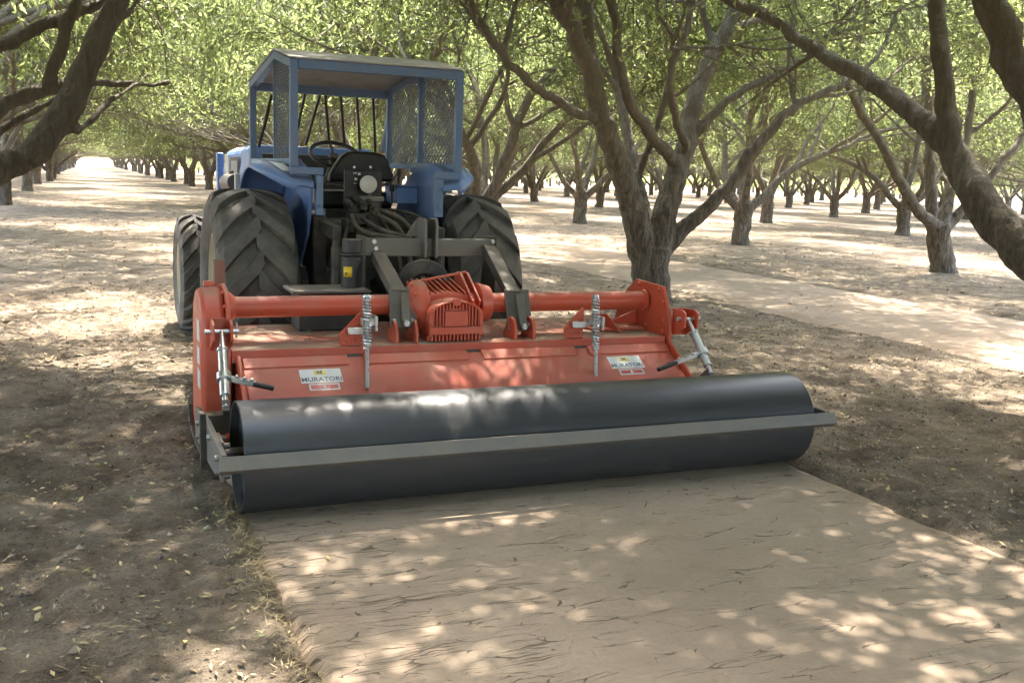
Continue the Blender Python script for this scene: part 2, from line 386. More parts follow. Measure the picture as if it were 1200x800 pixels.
scatter_quads('straw_litter', X, Y, rng.uniform(.02, .08, n), rng.uniform(.0012, .003, n), rng.uniform(0, 1, n), M['straw'], 'dry straw bits mixed into the soil beside the strip', 'straw', .008, .3)
X, Y = spots(50000, -10, 26, 7, 45, 1.3, .02); n = len(X); L = rng.uniform(.03, .08, n)
scatter_quads('leaf_litter', X, Y, L, L*rng.uniform(.3, .5, n), np.clip(rng.beta(2, 2.2, n)*.6, 0, 1), M['litter'], 'dry leaf litter under the trees farther off', 'leaf litter')
X, Y = spots(420, -4.5, 7, .9, 11, 1.3, .05); n = len(X)
scatter_quads('twig_litter', X, Y, rng.uniform(.05, .22, n), rng.uniform(.003, .006, n), rng.uniform(0, .45, n), M['clod'], 'thin broken twigs lying on the ground', 'twigs', .007, .05)
# clods: little eight-faced lumps
X, Y = spots(70000, -4, 7, .9, 12, 1.35, .01); n = len(X); s = np.minimum(rng.gamma(1.2, .0024, n)+.002, .018)
base = np.array([(1, 0, 0), (0, 1, 0), (-1, 0, 0), (0, -1, 0), (0, 0, .8), (0, 0, -.8)], float)
P = base[None]*s[:, None, None]*rng.uniform(.6, 1.3, (n, 6, 1)); th = rng.uniform(0, 6.28, n); C, S = np.cos(th), np.sin(th)
P = np.stack([P[..., 0]*C[:, None]-P[..., 1]*S[:, None], P[..., 0]*S[:, None]+P[..., 1]*C[:, None], P[..., 2]], -1)
P += np.stack([X, Y, np.where(on_strip(X, Y), .005, ground_h(X, Y)) + s*.3], -1)[:, None]
tri = np.array([(0, 1, 4), (1, 2, 4), (2, 3, 4), (3, 0, 4), (1, 0, 5), (2, 1, 5), (3, 2, 5), (0, 3, 5)])
F = (tri[None] + 6*np.arange(n)[:, None, None]).reshape(-1, 3)
o = bpy.data.objects.new('soil_clods', np_mesh('soil_clods', P.reshape(-1, 3), F, M['clod'], False, np.repeat(rng.uniform(0, 1, n), 8))); col.objects.link(o)
tag(o, 'crumbly dark soil clods over the loose ground', 'soil clods', kind='stuff')

# ------------------------------------------------------------------ almond trees
class Tree:
    SIDES = {0: 14, 1: 12, 2: 9, 3: 7, 4: 5, 5: 3}
    def __init__(s, seed, leaves=30, floor=1.8):
        s.r = np.random.default_rng(seed); s.V = []; s.F = []; s.n = 0; s.big = []; s.LP = []; s.LD = []; s.leaves = leaves; s.floor = floor; s.keep = None; s.base = np.zeros(3)
    def tube(s, pts, rad, level):
        k = s.SIDES[level]; pts = np.asarray(pts, float); rad = np.asarray(rad, float)
        if level <= 3: s.big.append((pts, rad, k))
        T = np.gradient(pts, axis=0); T /= np.linalg.norm(T, axis=1)[:, None]+1e-9
        ref = np.cross(T[0], (0, 0, 1.)); 
        if np.linalg.norm(ref) < .05: ref = np.array([1., 0, 0])
        rings = []; ang = np.arange(k)*2*np.pi/k
        for i in range(len(pts)):
            ref = ref - T[i]*(ref@T[i]); ref /= np.linalg.norm(ref); o = np.cross(T[i], ref)
            jit = 1 + (s.r.normal(0, .07, k) if level <= 2 else 0)
            rings.append(pts[i] + (np.cos(ang)*jit)[:, None]*ref*rad[i] + (np.sin(ang)*jit)[:, None]*o*rad[i])
        s.V.append(np.concatenate(rings)); m_ = len(pts)
        i = np.arange(m_-1)[:, None]*k; j = np.arange(k)[None]; j2 = (j+1) % k
        s.F.append((np.stack([i+j, i+j2, i+k+j2, i+k+j], -1) + s.n).reshape(-1, 4)); s.n += m_*k
    def path(s, p, d, L, level, trop):
        n = {1: 8, 2: 7, 3: 6, 4: 5, 5: 3}[level]; w = {1: .10, 2: .15, 3: .2, 4: .22, 5: .22}[level]
        pts = [p]; d = d/np.linalg.norm(d); bend = s.r.normal(0, w*.45, 3)
        for i in range(n):
            d = d + s.r.normal(0, w, 3)*.8 + bend*.5 + np.array([0, 0, trop]); d /= np.linalg.norm(d)
            q = pts[-1] + d*L/n
            if q[2] < s.floor-.2 and level >= 3: d[2] = abs(d[2])*.5+.1; q = pts[-1] + d/np.linalg.norm(d)*L/n
            pts.append(q)
        return np.array(pts)
    def low(s, q):                  # does a bough hang low over the machine, in front of the photographer?
        d = (np.asarray(q)+s.base-CAM) @ RW; px = 600+FPX*d[:, 0]/d[:, 2]; py = 400+FPX*d[:, 1]/d[:, 2]
        return bool(np.any((d[:, 2] > .1) & (px > -15) & (px < 1215) & (py > -8)))
    def aside(s, d, ang):           # a direction turned away from d
        d = d/np.linalg.norm(d); v = s.r.normal(0, 1, 3); v -= d*(v@d); v /= np.linalg.norm(v)
        return d*math.cos(ang) + v*math.sin(ang)
    LEN = {2: (1.5, 2.2), 3: (1.2, 1.8), 4: (.85, 1.35), 5: (.4, .8)}
    LAT = {1: 2, 2: 2, 3: 4, 4: 7}
    TROP = {1: .04, 2: .05, 3: .02, 4: -.04, 5: -.08}
    def branch(s, pts, rad, level, first=.35, lat=None, tip=True):
        pts = np.asarray(pts, float); s.tube(pts, rad, level)
        if level == 5: s.foliate(pts, s.leaves); return
        n = len(pts); kids = []
        for _ in range(s.LAT[level] if lat is None else lat): kids.append((s.r.uniform(first, .97), s.r.uniform(.6, 1.1)))
        if tip: kids += [(1., s.r.uniform(.15, .45)), (1., s.r.uniform(.4, .8))]
        for t, ang in kids:
            f = t*(n-1); i = min(int(f), n-2); p = pts[i]+(pts[i+1]-pts[i])*(f-i); d = pts[i+1]-pts[i]
            r_here = rad[i]+(rad[i+1]-rad[i])*(f-i)
            d2 = s.aside(d, ang)
            if level <= 2 and d2[2] < .15: d2[2] = .15 + .3*s.r.uniform()
            lv = level+1
            if lv == 4 and r_here > .05: pass
            L = s.r.uniform(*s.LEN[lv]); r0 = min(r_here*(.82 if t == 1. else .62), {2: .085, 3: .05, 4: .022, 5: .008}[lv])
            q = s.path(p, d2, L, lv, s.TROP[lv])
            if s.keep is not None and s.low(q) and s.r.uniform() > s.keep:       # pruned away over the drive: try other directions
                for _t in range(8):
                    d3 = s.aside(d, ang); d3[2] += .25; q = s.path(p, d3, L, lv, s.TROP[lv]+.04)
                    if not s.low(q): break
                else: continue
            r1 = r0*{2: .68, 3: .6, 4: .5, 5: .5}[lv]
            s.branch(q, np.linspace(r0, r1, len(q)), lv)
    def foliate(s, pts, k):
        t = s.r.uniform(0, 1, k)*(len(pts)-1); i = np.minimum(t.astype(int), len(pts)-2); f = (t-i)[:, None]
        p = pts[i]*(1-f)+pts[i+1]*f + s.r.normal(0, .045, (k, 3)); ax = pts[-1]-pts[0]; ax /= np.linalg.norm(ax)+1e-9
        d = ax*.5 + s.r.normal(0, .65, (k, 3)) + np.array([0, 0, -.25]); s.LP.append(p); s.LD.append(d)
    def trunk(s, h=.8, r=.19, lean=(0, 0), n_scaf=4, dirs=None):
        top = np.array([lean[0], lean[1], h]); m_ = 7
        t = np.linspace(0, 1, m_); pts = np.stack([t*top[0], t*top[1], -.06+t*(h+.06)], -1) + np.concatenate([[[0, 0, 0]], s.r.normal(0, .012, (m_-1, 3))])
        rad = r*(1 + .28*np.exp(-t*6) + .12*t**3); s.tube(pts, rad, 0)
        s.tube(np.stack([top-[0, 0, .12], top, top+[0, 0, .10]]), np.array([1.1, 1.0, .55])*r, 0)
        a0 = s.r.uniform(0, 6.28)
        for k in range(n_scaf):
            if dirs: az, inc, r0 = dirs[k]
            else: az, inc, r0 = a0 + k*2*math.pi/n_scaf + s.r.normal(0, .25), s.r.uniform(.4, .9), s.r.uniform(.065, .10)
            d = np.array([math.sin(inc)*math.cos(az), math.sin(inc)*math.sin(az), math.cos(inc)])
            q = s.path(top - np.array([0, 0, .16]) + d*np.array([1, 1, 0])*r*.45, d, s.r.uniform(1.7, 2.4), 1, .05)
            s.branch(q, np.linspace(r0*1.15, r0*.72, len(q)), 1, .45)
    def meshes(s, remesh=False):
        V = np.concatenate(s.V); F = np.concatenate(s.F)
        if remesh:                  # fuse trunk and limbs so that the crotches flow together
            V2, F2, n = [], [], 0
            bm_ = B()
            for pts, rad, k in s.big: bm_.tube([tuple(p) for p in pts], [float(x) for x in rad], k, True)
            me = bpy.data.meshes.new('w'); bm_.bm.to_mesh(me); bm_.bm.free(); ob = bpy.data.objects.new('w', me); col.objects.link(ob)
            md = ob.modifiers.new('r', 'REMESH'); md.mode = 'VOXEL'; md.voxel_size = .017
            md = ob.modifiers.new('s', 'SMOOTH'); md.factor = .5; md.iterations = 5
            tx = bpy.data.textures.new('lumps', 'CLOUDS'); tx.noise_scale = .11; tx.noise_depth = 4
            md = ob.modifiers.new('d', 'DISPLACE'); md.texture = tx; md.strength = .035; md.mid_level = .5; md.texture_coords = 'LOCAL'
            dg = bpy.context.evaluated_depsgraph_get(); big = bpy.data.meshes.new_from_object(ob.evaluated_get(dg)); bpy.data.objects.remove(ob)
            co = np.empty(len(big.vertices)*3, np.float32); big.vertices.foreach_get('co', co); co = co.reshape(-1, 3)
            lv = np.empty(len(big.loops), np.int32); big.loops.foreach_get('vertex_index', lv); ls = np.array([p.loop_total for p in big.polygons])
            quads = lv.reshape(-1, 4) if (ls == 4).all() else np.array([tuple(p.vertices) for p in big.polygons if p.loop_total == 4])
            small_V = []; small_F = []; n = len(co)
            for v_, f_ in zip(s.V, s.F):
                k_small = s.small.get(id(v_)) if hasattr(s, 'small') else None
            off = 0
            for v_, f_ in zip(s.V, s.F):
                if len(v_) and (f_.shape[0] % 5 == 0 and len(v_) % 5 == 0 and len(v_) <= 30 or len(v_) <= 12):
                    small_V.append(v_); small_F.append(f_-off+n); n += len(v_)
                off += len(v_)
            V = np.concatenate([co]+small_V); F = np.concatenate([quads]+small_F)
        wood = np_mesh('trunk', V, F, M['bark'])
        P = np.concatenate(s.LP); D = np.concatenate(s.LD); k = s.r.uniform(0, 1, len(P)) < np.clip((P[:, 2]-s.floor)/1.5, 0, 1)*.88+.12*(P[:, 2] > s.floor); P, D = P[k], D[k]
        n = len(P); print('LEAVES', n); D /= np.linalg.norm(D, axis=1)[:, None]; S = np.cross(D, s.r.normal(0, 1, (n, 3))); S /= np.linalg.norm(S, axis=1)[:, None]+1e-9
        L = s.r.uniform(.06, .115, n)[:, None]; Wd = L*s.r.uniform(.28, .40, (n, 1)); N = np.cross(D, S)*Wd*.25
        Q = np.stack([P, P+D*L*.45+S*Wd/2+N, P+D*L, P+D*L*.45-S*Wd/2+N], 1)
        tint = np.clip(s.r.normal(.45, .2, n) + .25*(vnoise(P[:, 0]*2+9, P[:, 1]*2+P[:, 2]*1.7, 41)-.5), 0, 1)
        leaf_ = np_mesh('crown', Q.reshape(-1, 3), np.arange(4*n).reshape(n, 4), M['leaf'], False, tint)
        return wood, leaf_
def place(mw, ml, loc, rz, sc_, label, group=None):
    t = empty('almond_tree', loc, label, 'tree', group); t.rotation_euler = (0, 0, rz); t.scale = (sc_,)*3
    for nm, me in (('trunk', mw), ('crown', ml)):
        o = bpy.data.objects.new(nm, me); col.objects.link(o); o.parent = t
    return t

# hero trees follow the limbs seen in the photograph: (x, y, distance, radius)
def hero(base, limbs, seed, trunk_r, trunk_top, label, extra=None, floor=1.9, leaves=30, group=None, lat=3, keep=None):
    t = Tree(seed, leaves, floor); b0 = np.array(base); t.base = b0; t.keep = keep
    tt = np.array(trunk_top)-b0; u = np.linspace(0, 1, 8)[:, None]
    pts = u*tt + np.array([0, 0, -.05])*(1-u) + t.r.normal(0, .01, (8, 3)); t.tube(pts, trunk_r*(1+.3*np.exp(-u[:, 0]*6)), 0)
    for lv, first, tip, px in limbs:
        P = np.array([list(at(x, y, Yd)) for x, y, Yd, r in px])-b0; rd = np.array([q[3] for q in px])
        # resample smoothly
        s_ = np.concatenate([[0], np.cumsum(np.linalg.norm(np.diff(P, axis=0), axis=1))]); m_ = max(6, int(s_[-1]/.13)); q = np.linspace(0, s_[-1], m_)
        Pq = np.stack([np.interp(q, s_, P[:, i]) for i in range(3)], -1); rq = np.interp(q, s_, rd)
        for _ in range(2): Pq[1:-1] = .25*Pq[:-2]+.5*Pq[1:-1]+.25*Pq[2:]
        Pq[1:-1] += t.r.normal(0, .012, (m_-2, 3))
        t.branch(Pq, rq, lv, first, lat=lat, tip=tip)
    for (p, d, L, r0, lv) in (extra or []):
        for _t in range(30):
            q = t.path(np.array(p)-b0, np.array(d, float), L, lv, .03)
            if keep is None or not t.low(q): break
        t.branch(q, np.linspace(r0, r0*.6, len(q)), lv, .4)
    mw, ml = t.meshes(remesh=True)
    return place(mw, ml, base, 0, 1, label, group)

Yc = 9.93
cb = (5.93, Yc, 0)
hero(cb, [
    (1, .55, True, [(756, 302, Yc, .17), (748, 280, Yc, .165), (737, 227, Yc-.05, .135), (719, 179, Yc-.15, .125), (706, 140, Yc-.25, .115), (690, 80, Yc-.35, .10), (674, 35, Yc-.45, .085), (655, -10, Yc-.5, .07), (630, -60, Yc-.5, .06)]),
    (2, .6, True, [(690, 84, Yc-.35, .09), (688, 40, Yc-.2, .075), (685, -20, Yc-.1, .065)]),
    (2, .35, True, [(700, 142, Yc-.25, .06), (691, 135, Yc-.35, .057), (671, 131, Yc-.5, .052), (641, 111, Yc-.7, .050), (610, 87, Yc-.9, .047), (588, 66, Yc-1.1, .044), (566, 35, Yc-1.2, .04), (545, -10, Yc-1.3, .034)]),
    (3, .3, True, [(588, 66, Yc-1.1, .036), (594, 40, Yc-1., .032), (606, 5, Yc-.9, .028), (612, -30, Yc-.9, .024)]),
    (1, .6, True, [(766, 305, Yc, .17), (776, 267, Yc, .15), (789, 219, Yc, .135), (802, 175, Yc+.05, .12), (811, 127, Yc+.1, .11), (826, 87, Yc+.15, .10), (842, 48, Yc+.2, .09), (866, 10, Yc+.2, .08), (880, -40, Yc+.2, .07)]),
    (2, .35, True, [(796, 190, Yc, .085), (782, 180, Yc-.1, .075), (759, 153, Yc-.3, .068), (737, 122, Yc-.45, .062), (728, 83, Yc-.5, .056), (721, 30, Yc-.5, .05), (712, -20, Yc-.5, .043)]),
    (2, .4, True, [(803, 180, Yc, .06), (798, 160, Yc-.15, .052), (792, 140, Yc-.25, .05), (783, 105, Yc-.4, .048), (790, 70, Yc-.5, .044), (803, 35, Yc-.5, .04), (818, -10, Yc-.5, .035)]),
    (2, .35, True, [(812, 160, Yc+.05, .06), (824, 142, Yc-.05, .055), (845, 125, Yc-.1, .052), (866, 108, Yc-.15, .048), (900, 92, Yc-.2, .043), (935, 72, Yc-.2, .036), (965, 45, Yc-.2, .03)]),
    (3, .4, True, [(838, 62, Yc+.2, .055), (832, 40, Yc+.3, .05), (822, 5, Yc+.4, .045), (815, -30, Yc+.4, .04)]),
    (1, .55, True, [(772, 300, Yc, .13), (789, 282, Yc, .10), (811, 258, Yc-.1, .088), (842, 230, Yc-.2, .078), (868, 201, Yc-.3, .07), (890, 168, Yc-.4, .063), (915, 136, Yc-.5, .056), (946, 114, Yc-.5, .048), (985, 103, Yc-.5, .04)]),
    ], 101, .215, at(764, 292, Yc), 'large almond tree with dark forked trunk standing right behind the red tiller', [((5.95, Yc, .6), (.15, .9, .8), 2.2, .09, 1)], 2.5, leaves=24, lat=2)

hero((6.0, 3.75, 0), [
    (1, .45, True, [(1330, 400, 3.95, 0.146), (1265, 345, 4.2, 0.138), (1200, 296, 4.5, 0.129), (1156, 245, 4.8, 0.120), (1121, 192, 5.05, 0.103), (1108, 165, 5.2, 0.086), (1069, 131, 5.5, 0.073), (1038, 105, 5.75, 0.069), (1016, 92, 5.9, 0.062), (981, 79, 6.2, 0.057), (955, 57, 6.4, 0.053), (924, 35, 6.7, 0.050), (872, 7, 7.1, 0.045), (830, -12, 7.4, 0.040), (780, -40, 7.7, 0.034)]),
    (1, .6, True, [(1340, 400, 3.9, 0.129), (1285, 275, 4.0, 0.112), (1235, 170, 4.1, 0.103), (1196, 87, 4.2, 0.095), (1174, 40, 4.25, 0.090), (1155, -10, 4.3, 0.086), (1130, -80, 4.4, 0.077)]),
    (2, .8, True, [(1116, 182, 5.1, 0.073), (1110, 155, 5.15, 0.073), (1105, 109, 5.2, 0.067), (1103, 44, 5.25, 0.062), (1100, -20, 5.3, 0.057)]),
    (3, .4, True, [(960, 60, 6.4, 0.026), (925, 78, 6.6, 0.022), (890, 110, 6.9, 0.019), (862, 130, 7.1, 0.015)]),
    ], 102, .22, at(1360, 420, 3.85), 'almond tree at the right edge whose thick limb arches across the upper picture', [((6.0, 3.8, .5), (.9, .1, .7), 1.9, .11, 1), ((6.0, 3.78, .5), (.3, -.8, .8), 1.9, .11, 1), ((6.0, 3.78, .6), (-.75, .05, .8), 2.5, .10, 1), ((6.0, 3.78, .6), (-.6, -.5, .8), 2.3, .10, 1), ((6.0, 3.78, .6), (-.85, .3, .8), 2.6, .09, 1)], 2.7, leaves=44, lat=2, keep=.15)  # limbs leaning over the alley above view are added to shade the strip

hero((-2.3, 6.6, 0), [
    (1, .5, True, [(-180, 300, 6.9, .12), (-80, 240, 7.2, .11), (0, 202, 7.5, .098), (25, 187, 7.55, .098), (50, 169, 7.6, .098), (75, 145, 7.65, .10), (90, 105, 7.7, .095), (106, 67, 7.75, .088), (124, 31, 7.8, .08), (140, -10, 7.8, .07), (160, -70, 7.8, .06)]),
    (2, .5, True, [(-200, 260, 7.4, .08), (-80, 170, 7.8, .07), (0, 127, 8.1, .058), (40, 108, 8.2, .058), (70, 101, 8.2, .05), (119, 94, 8.3, .03), (156, 102, 8.4, .026), (200, 96, 8.5, .02)]),
    (2, .5, True, [(-200, 200, 7.6, .08), (-80, 100, 7.9, .07), (0, 53, 8.1, .05), (47, 31, 8.2, .05), (78, 19, 8.3, .048), (120, 5, 8.3, .04), (170, -30, 8.3, .03)]),
    (3, .5, True, [(-100, 220, 7.8, .05), (0, 150, 8.2, .034), (50, 128, 8.3, .03), (80, 112, 8.4, .026)]),
    (3, .6, True, [(52, 106, 8.2, .05), (58, 80, 8.2, .052), (69, 50, 8.2, .05), (86, 20, 8.2, .045), (100, -30, 8.2, .04)]),
    (3, .35, True, [(88, 158, 7.6, .028), (106, 147, 7.7, .026), (117, 130, 7.8, .024), (150, 103, 8., .02), (175, 85, 8.2, .015)]),
    (3, .3, True, [(118, 60, 7.7, .035), (128, 35, 7.8, .03), (150, 12, 7.9, .026), (180, -20, 8, .02)]),
    ], 103, .2, at(-230, 330, 6.8), 'almond tree at the left edge whose curved limb hangs over the avenue', [((-2.3, 6.6, .5), (-.7, .4, .8), 1.9, .11, 1), ((-2.3, 6.55, .5), (-.3, -.8, .8), 1.9, .11, 1), ((-2.3, 6.55, .55), (.75, -.45, .85), 2.5, .10, 1), ((-2.3, 6.55, .55), (.35, -.2, .95), 2.3, .09, 1)], 2.8, leaves=50, lat=2, keep=0.)  # unseen limbs reaching into the alley are added for their shade

X1, Y1 = 13.0, 12.4
hero((12.95, Y1, 0), [
    (1, .5, True, [(1099, 268, Y1, .12), (1086, 258, Y1-.1, .10), (1066, 236, Y1-.2, .085), (1050, 203, Y1-.3, .078), (1032, 165, Y1-.3, .07), (1006, 128, Y1-.3, .062), (993, 95, Y1-.3, .055), (988, 50, Y1-.3, .045)]),
    (2, .4, True, [(1062, 225, Y1-.2, .055), (1072, 195, Y1-.1, .05), (1078, 160, Y1, .045), (1080, 120, Y1, .04)]),
    (1, .5, True, [(1102, 268, Y1, .12), (1112, 240, Y1+.1, .09), (1118, 205, Y1+.2, .08), (1132, 165, Y1+.3, .07), (1140, 110, Y1+.4, .06), (1150, 60, Y1+.4, .05)]),
    (1, .5, True, [(1104, 270, Y1, .11), (1125, 252, Y1, .085), (1150, 220, Y1-.1, .075), (1178, 185, Y1-.2, .07), (1215, 140, Y1-.2, .06), (1250, 100, Y1-.2, .05)]),
    (1, .6, True, [(1094, 262, Y1+.6, .11), (1091, 220, Y1+.8, .10), (1089, 160, Y1+.9, .09), (1086, 100, Y1+.9, .08), (1084, 40, Y1+.9, .07)]),
    ], 104, .19, at(1099, 262, Y1), 'almond tree with stout short trunk forking in a V at the far right', None, 2.0, leaves=24, lat=2)

protos = []
for k in range(6):
    t = Tree(200+k, 48 if k == 5 else 31, (1.5, 1.7, 1.6, 1.9, 2.0, 2.5)[k]); t.name = k; t.trunk(h=t.r.uniform(.62, .9), r=t.r.uniform(.15, .19), n_scaf=[5, 4, 5, 5, 4, 5][k]); protos.append(t.meshes())
prnd = random.Random(5)
ROWS = [(-9.6, 'row_far_left', (14, 110)), (-2.3, 'row_left', (12.8, 250)), (5.95, 'row_tractor', (16.2, 250)), (13.2, 'row_second', (18.2, 130)), (21.6, 'row_third', (16, 120)),
        (29.8, 'row_fourth', (22, 115)), (38, 'row_fifth', (29, 110)), (46.2, 'row_sixth', (37, 110)), (54.4, 'row_seventh', (46, 105)), (62.6, 'row_eighth', (54, 100)), (71, 'row_ninth', (62, 100))]
LAB = {'row_far_left': ('almond tree in the row beyond the left edge row', 'trees of the outer left row'),
       'row_left': ('almond tree lining the left side of the avenue', 'trees along the left side of the avenue'),
       'row_tractor': ('almond tree with short dark trunk in the row right of the avenue behind the tractor', 'trees along the right side of the avenue'),
       'row_second': ('almond tree in the row beyond the nearer pressed soil strip', 'trees of the second row right of the tractor'),
       'row_third': ('almond tree in the third row right of the tractor', 'trees of the third row right of the tractor')}
SPEC = {('row_tractor', 0): 'leaning almond tree just behind the right rear wheel of the tractor', ('row_second', 0): 'stubby almond tree between the big dark forked tree and the V-shaped one',
        ('row_second', 1): 'almond tree with forked trunk seen left of the big dark tree', ('row_left', 0): 'nearest full almond tree on the left side of the avenue'}
fixedY = {'row_second': [18.2, 26.7, 33.0], 'row_tractor': [16.2, 22.6]}
for x0, key, (ya, yb) in ROWS:
    lab, grp = LAB.get(key, ('almond tree in the rows far off to the right', 'far rows of trees to the right'))
    y = ya; i = 0
    while y < yb:
        fy = fixedY.get(key, [])
        yy = fy[i] if i < len(fy) else y
        pr = protos[prnd.randrange(3, 5) if yy < 20 else prnd.randrange(5)]
        xx = x0 + prnd.gauss(0, .18)
        d = RW.T @ (np.array([xx, yy, 1.5])-CAM); px = 600+FPX*d[0]/d[2]
        if d[2] > 0 and -260 < px < 1460:
            place(pr[0], pr[1], (xx, yy + (prnd.gauss(0, .25) if i >= len(fy) else 0), 0), prnd.uniform(0, 6.28), prnd.uniform(1.0, 1.17), SPEC.get((key, i), lab), None if (key, i) in SPEC else grp)
        y = yy + 6.4 + (.02*max(0, yy-30)); i += 1
# neighbours added beside and behind the photographer to shade the ground and block low sky light
for xx, yy in ((-2.3, .4), (-2.4, -5.8), (5.6, -2.2), (13.1, 6.2), (13.2, .2), (6.1, -8.6), (-9.4, 7.5), (-9.5, .6), (-9.4, -6.2), (13.1, -6.4), (-2.3, -12.4), (6.0, -15), (13.2, -13), (-9.5, -13)):
    pr = protos[5]
    place(pr[0], pr[1], (xx, yy, 0), prnd.uniform(0, 6.28), 1.2, 'almond tree added beside or behind the photographer to shade the near ground', 'trees added beside the photographer for shade')
# far-off orchard: rows that read as one mass beyond the last separate trees
fx_, fy_ = [], []
for x0 in np.arange(-16.9, 150, 8.0):
    for y0 in np.arange(20, 235, 6.6):
        rr_ = math.hypot(x0, y0); far = 150 if x0 < 8 else 118
        if rr_ > far and rr_ < 240 and x0 < .35+y0*1.35 and (x0 > 9 or x0 < -9): fx_.append(x0+rng.normal(0, .3)); fy_.append(y0+rng.normal(0, .4))
FV, FF, FT = [], [], []; n = 0
for x0, y0 in zip(fx_, fy_):
    k = 170; u = rng.normal(0, 1, (k, 3)); u /= np.linalg.norm(u, axis=1)[:, None]; u *= (rng.uniform(.35, 1, k)**.5)[:, None]
    P = u*np.array([4.1, 4.1, 3.1])+np.array([x0, y0, 3.6]); d = rng.normal(0, 1, (k, 3)); d /= np.linalg.norm(d, axis=1)[:, None]; q = np.cross(d, rng.normal(0, 1, (k, 3))); q /= np.linalg.norm(q, axis=1)[:, None]
    L = rng.uniform(.25, .6, (k, 1)); FV.append(np.stack([P-d*L, P-q*L*.5, P+d*L, P+q*L*.5], 1).reshape(-1, 3)); FF.append(np.arange(4*k).reshape(k, 4)+n); n += 4*k; FT.append(rng.uniform(.2, .9, k))
o = bpy.data.objects.new('far_orchard', np_mesh('far_orchard', np.concatenate(FV), np.concatenate(FF), M['leaf'], False, np.concatenate(FT))); col.objects.link(o); tag(o, 'hazy green mass of far orchard trees on the horizon', 'far trees', kind='stuff')
TV, TF = [], []; n = 0
for x0, y0 in zip(fx_, fy_):
    for (dx, dy, h0, h1, r0, r1) in ((0, 0, 0, .9, .19, .17), (.9, .3, .8, 3, .12, .06), (-.8, .5, .8, 3, .12, .06), (.1, -.9, .8, 3, .12, .06)):
        t = np.arange(5)*2*np.pi/5; b0 = np.stack([x0+np.cos(t)*r0, y0+np.sin(t)*r0, np.full(5, h0)], -1); b1 = np.stack([x0+dx*1.3+np.cos(t)*r1, y0+dy*1.3+np.sin(t)*r1, np.full(5, h1)], -1)
        TV.append(np.concatenate([b0, b1])); j = np.arange(5); TF.append(np.stack([j, (j+1) % 5, 5+(j+1) % 5, 5+j], -1)+n); n += 10
o2 = bpy.data.objects.new('far_trunks', np_mesh('far_trunks', np.concatenate(TV), np.concatenate(TF), M['bark'])); col.objects.link(o2); o2.parent = o; o2['kind'] = 'stuff'
# ------------------------------------------------------------------ tractor
AX, AY = 1.63, 6.40
TR = empty('tractor', (AX, AY, 0), 'blue tractor with a mesh-sided canopy cage parked ahead of the red tiller', 'tractor')
def wheel(name, xc, yc, R, hw, rim_r, nl, side, parent, lug_h, sweep):
    w = bpy.data.objects.new(name, None); col.objects.link(w); w.parent = parent; w.location = Vector((xc, yc, R)) - wloc(parent); w.empty_display_size = .1
    o = Vector((xc, yc, R)); Rc = R-lug_h
    prof = [(0, Rc), (.5*hw, Rc-.004), (.82*hw, Rc-.016), (.95*hw, Rc-.045), (hw, Rc-.11), (.985*hw, rim_r+.09), (.9*hw, rim_r+.03), (.8*hw, rim_r), (.5*hw, rim_r-.01)]
    prof = [(-t, r) for t, r in reversed(prof[1:])] + prof
    bb = B().lathe(prof, o, 'x', 72, True)
    def rad(t):                     # carcass radius at the side position t
        t = abs(t); 
        for (t0, r0), (t1, r1) in zip([(0, Rc), (.5*hw, Rc-.004), (.82*hw, Rc-.016), (.95*hw, Rc-.045), (hw, Rc-.11)], [(.5*hw, Rc-.004), (.82*hw, Rc-.016), (.95*hw, Rc-.045), (hw, Rc-.11), (hw*1.2, Rc-.2)]):
            if t <= t1: return r0+(r1-r0)*(t-t0)/(t1-t0)
    for sd in (-1, 1):
        for k in range(nl):
            p0 = 2*math.pi*(k + (.5 if sd > 0 else 0))/nl
            rows = []
            for q in range(9):
                u = q/8; t = sd*(-.07*hw + u*1.055*hw); ph = p0 - sweep*(u**.9); wd = (.60*math.pi/nl)*(1.35-.40*math.sin(u*math.pi)+.12*math.sin(k*5.1+sd)) * (1.0 if u > .08 else .75)
                rb = rad(t); top = lug_h*(1 if u < .93 else .75)
                rows.append([(t, ph-wd, rb-.012), (t, ph-wd*.72, rb+top), (t, ph+wd*.72, rb+top), (t, ph+wd, rb-.012)])
            vv = [[bb.bm.verts.new(o + Vector((t, -r*math.cos(ph), r*math.sin(ph)))) for t, ph, r in rw] for rw in rows]
            for i in range(8):
                for j in range(3): bb.bm.faces.new((vv[i][j], vv[i+1][j], vv[i+1][j+1], vv[i][j+1]))
            bb.bm.faces.new(vv[0]); bb.bm.faces.new(vv[-1][::-1])
    bb.build('tyre', M['rubber'], w, 0, angle=28)
    s_ = side
    rim = B().lathe([(s_*.82*hw, rim_r+.012), (s_*.84*hw, rim_r-.012), (s_*.6*hw, rim_r-.03), (s_*.5*hw, rim_r-.06), (s_*.42*hw, rim_r*.55), (s_*.55*hw, rim_r*.45), (s_*.58*hw, .07), (s_*.75*hw, .06), (s_*.78*hw, .0)], o, 'x', 40)
    rim.lathe([(-s_*.82*hw, rim_r+.012), (-s_*.6*hw, rim_r-.03), (-s_*.3*hw, rim_r-.05), (-s_*.2*hw, .02)], o, 'x', 40)
    for k in range(8):
        an = 2*math.pi*k/8; rim.bolt(o+Vector((s_*.5*hw, .5*rim_r*math.cos(an), .5*rim_r*math.sin(an))), (s_, 0, 0), .014, .03)
    rim.build('rim', M['cream'], w, 0)
    return w
for sd, xc in ((-1, .91), (1, 2.335)): wheel('rear_wheel', xc, AY, .605, .237, .335, 16, sd, TR, .034, .46)
for sd, xc in ((-1, .79), (1, 2.47)): wheel('front_wheel', xc, 8.5, .47, .14, .255, 18, sd, TR, .026, .40)

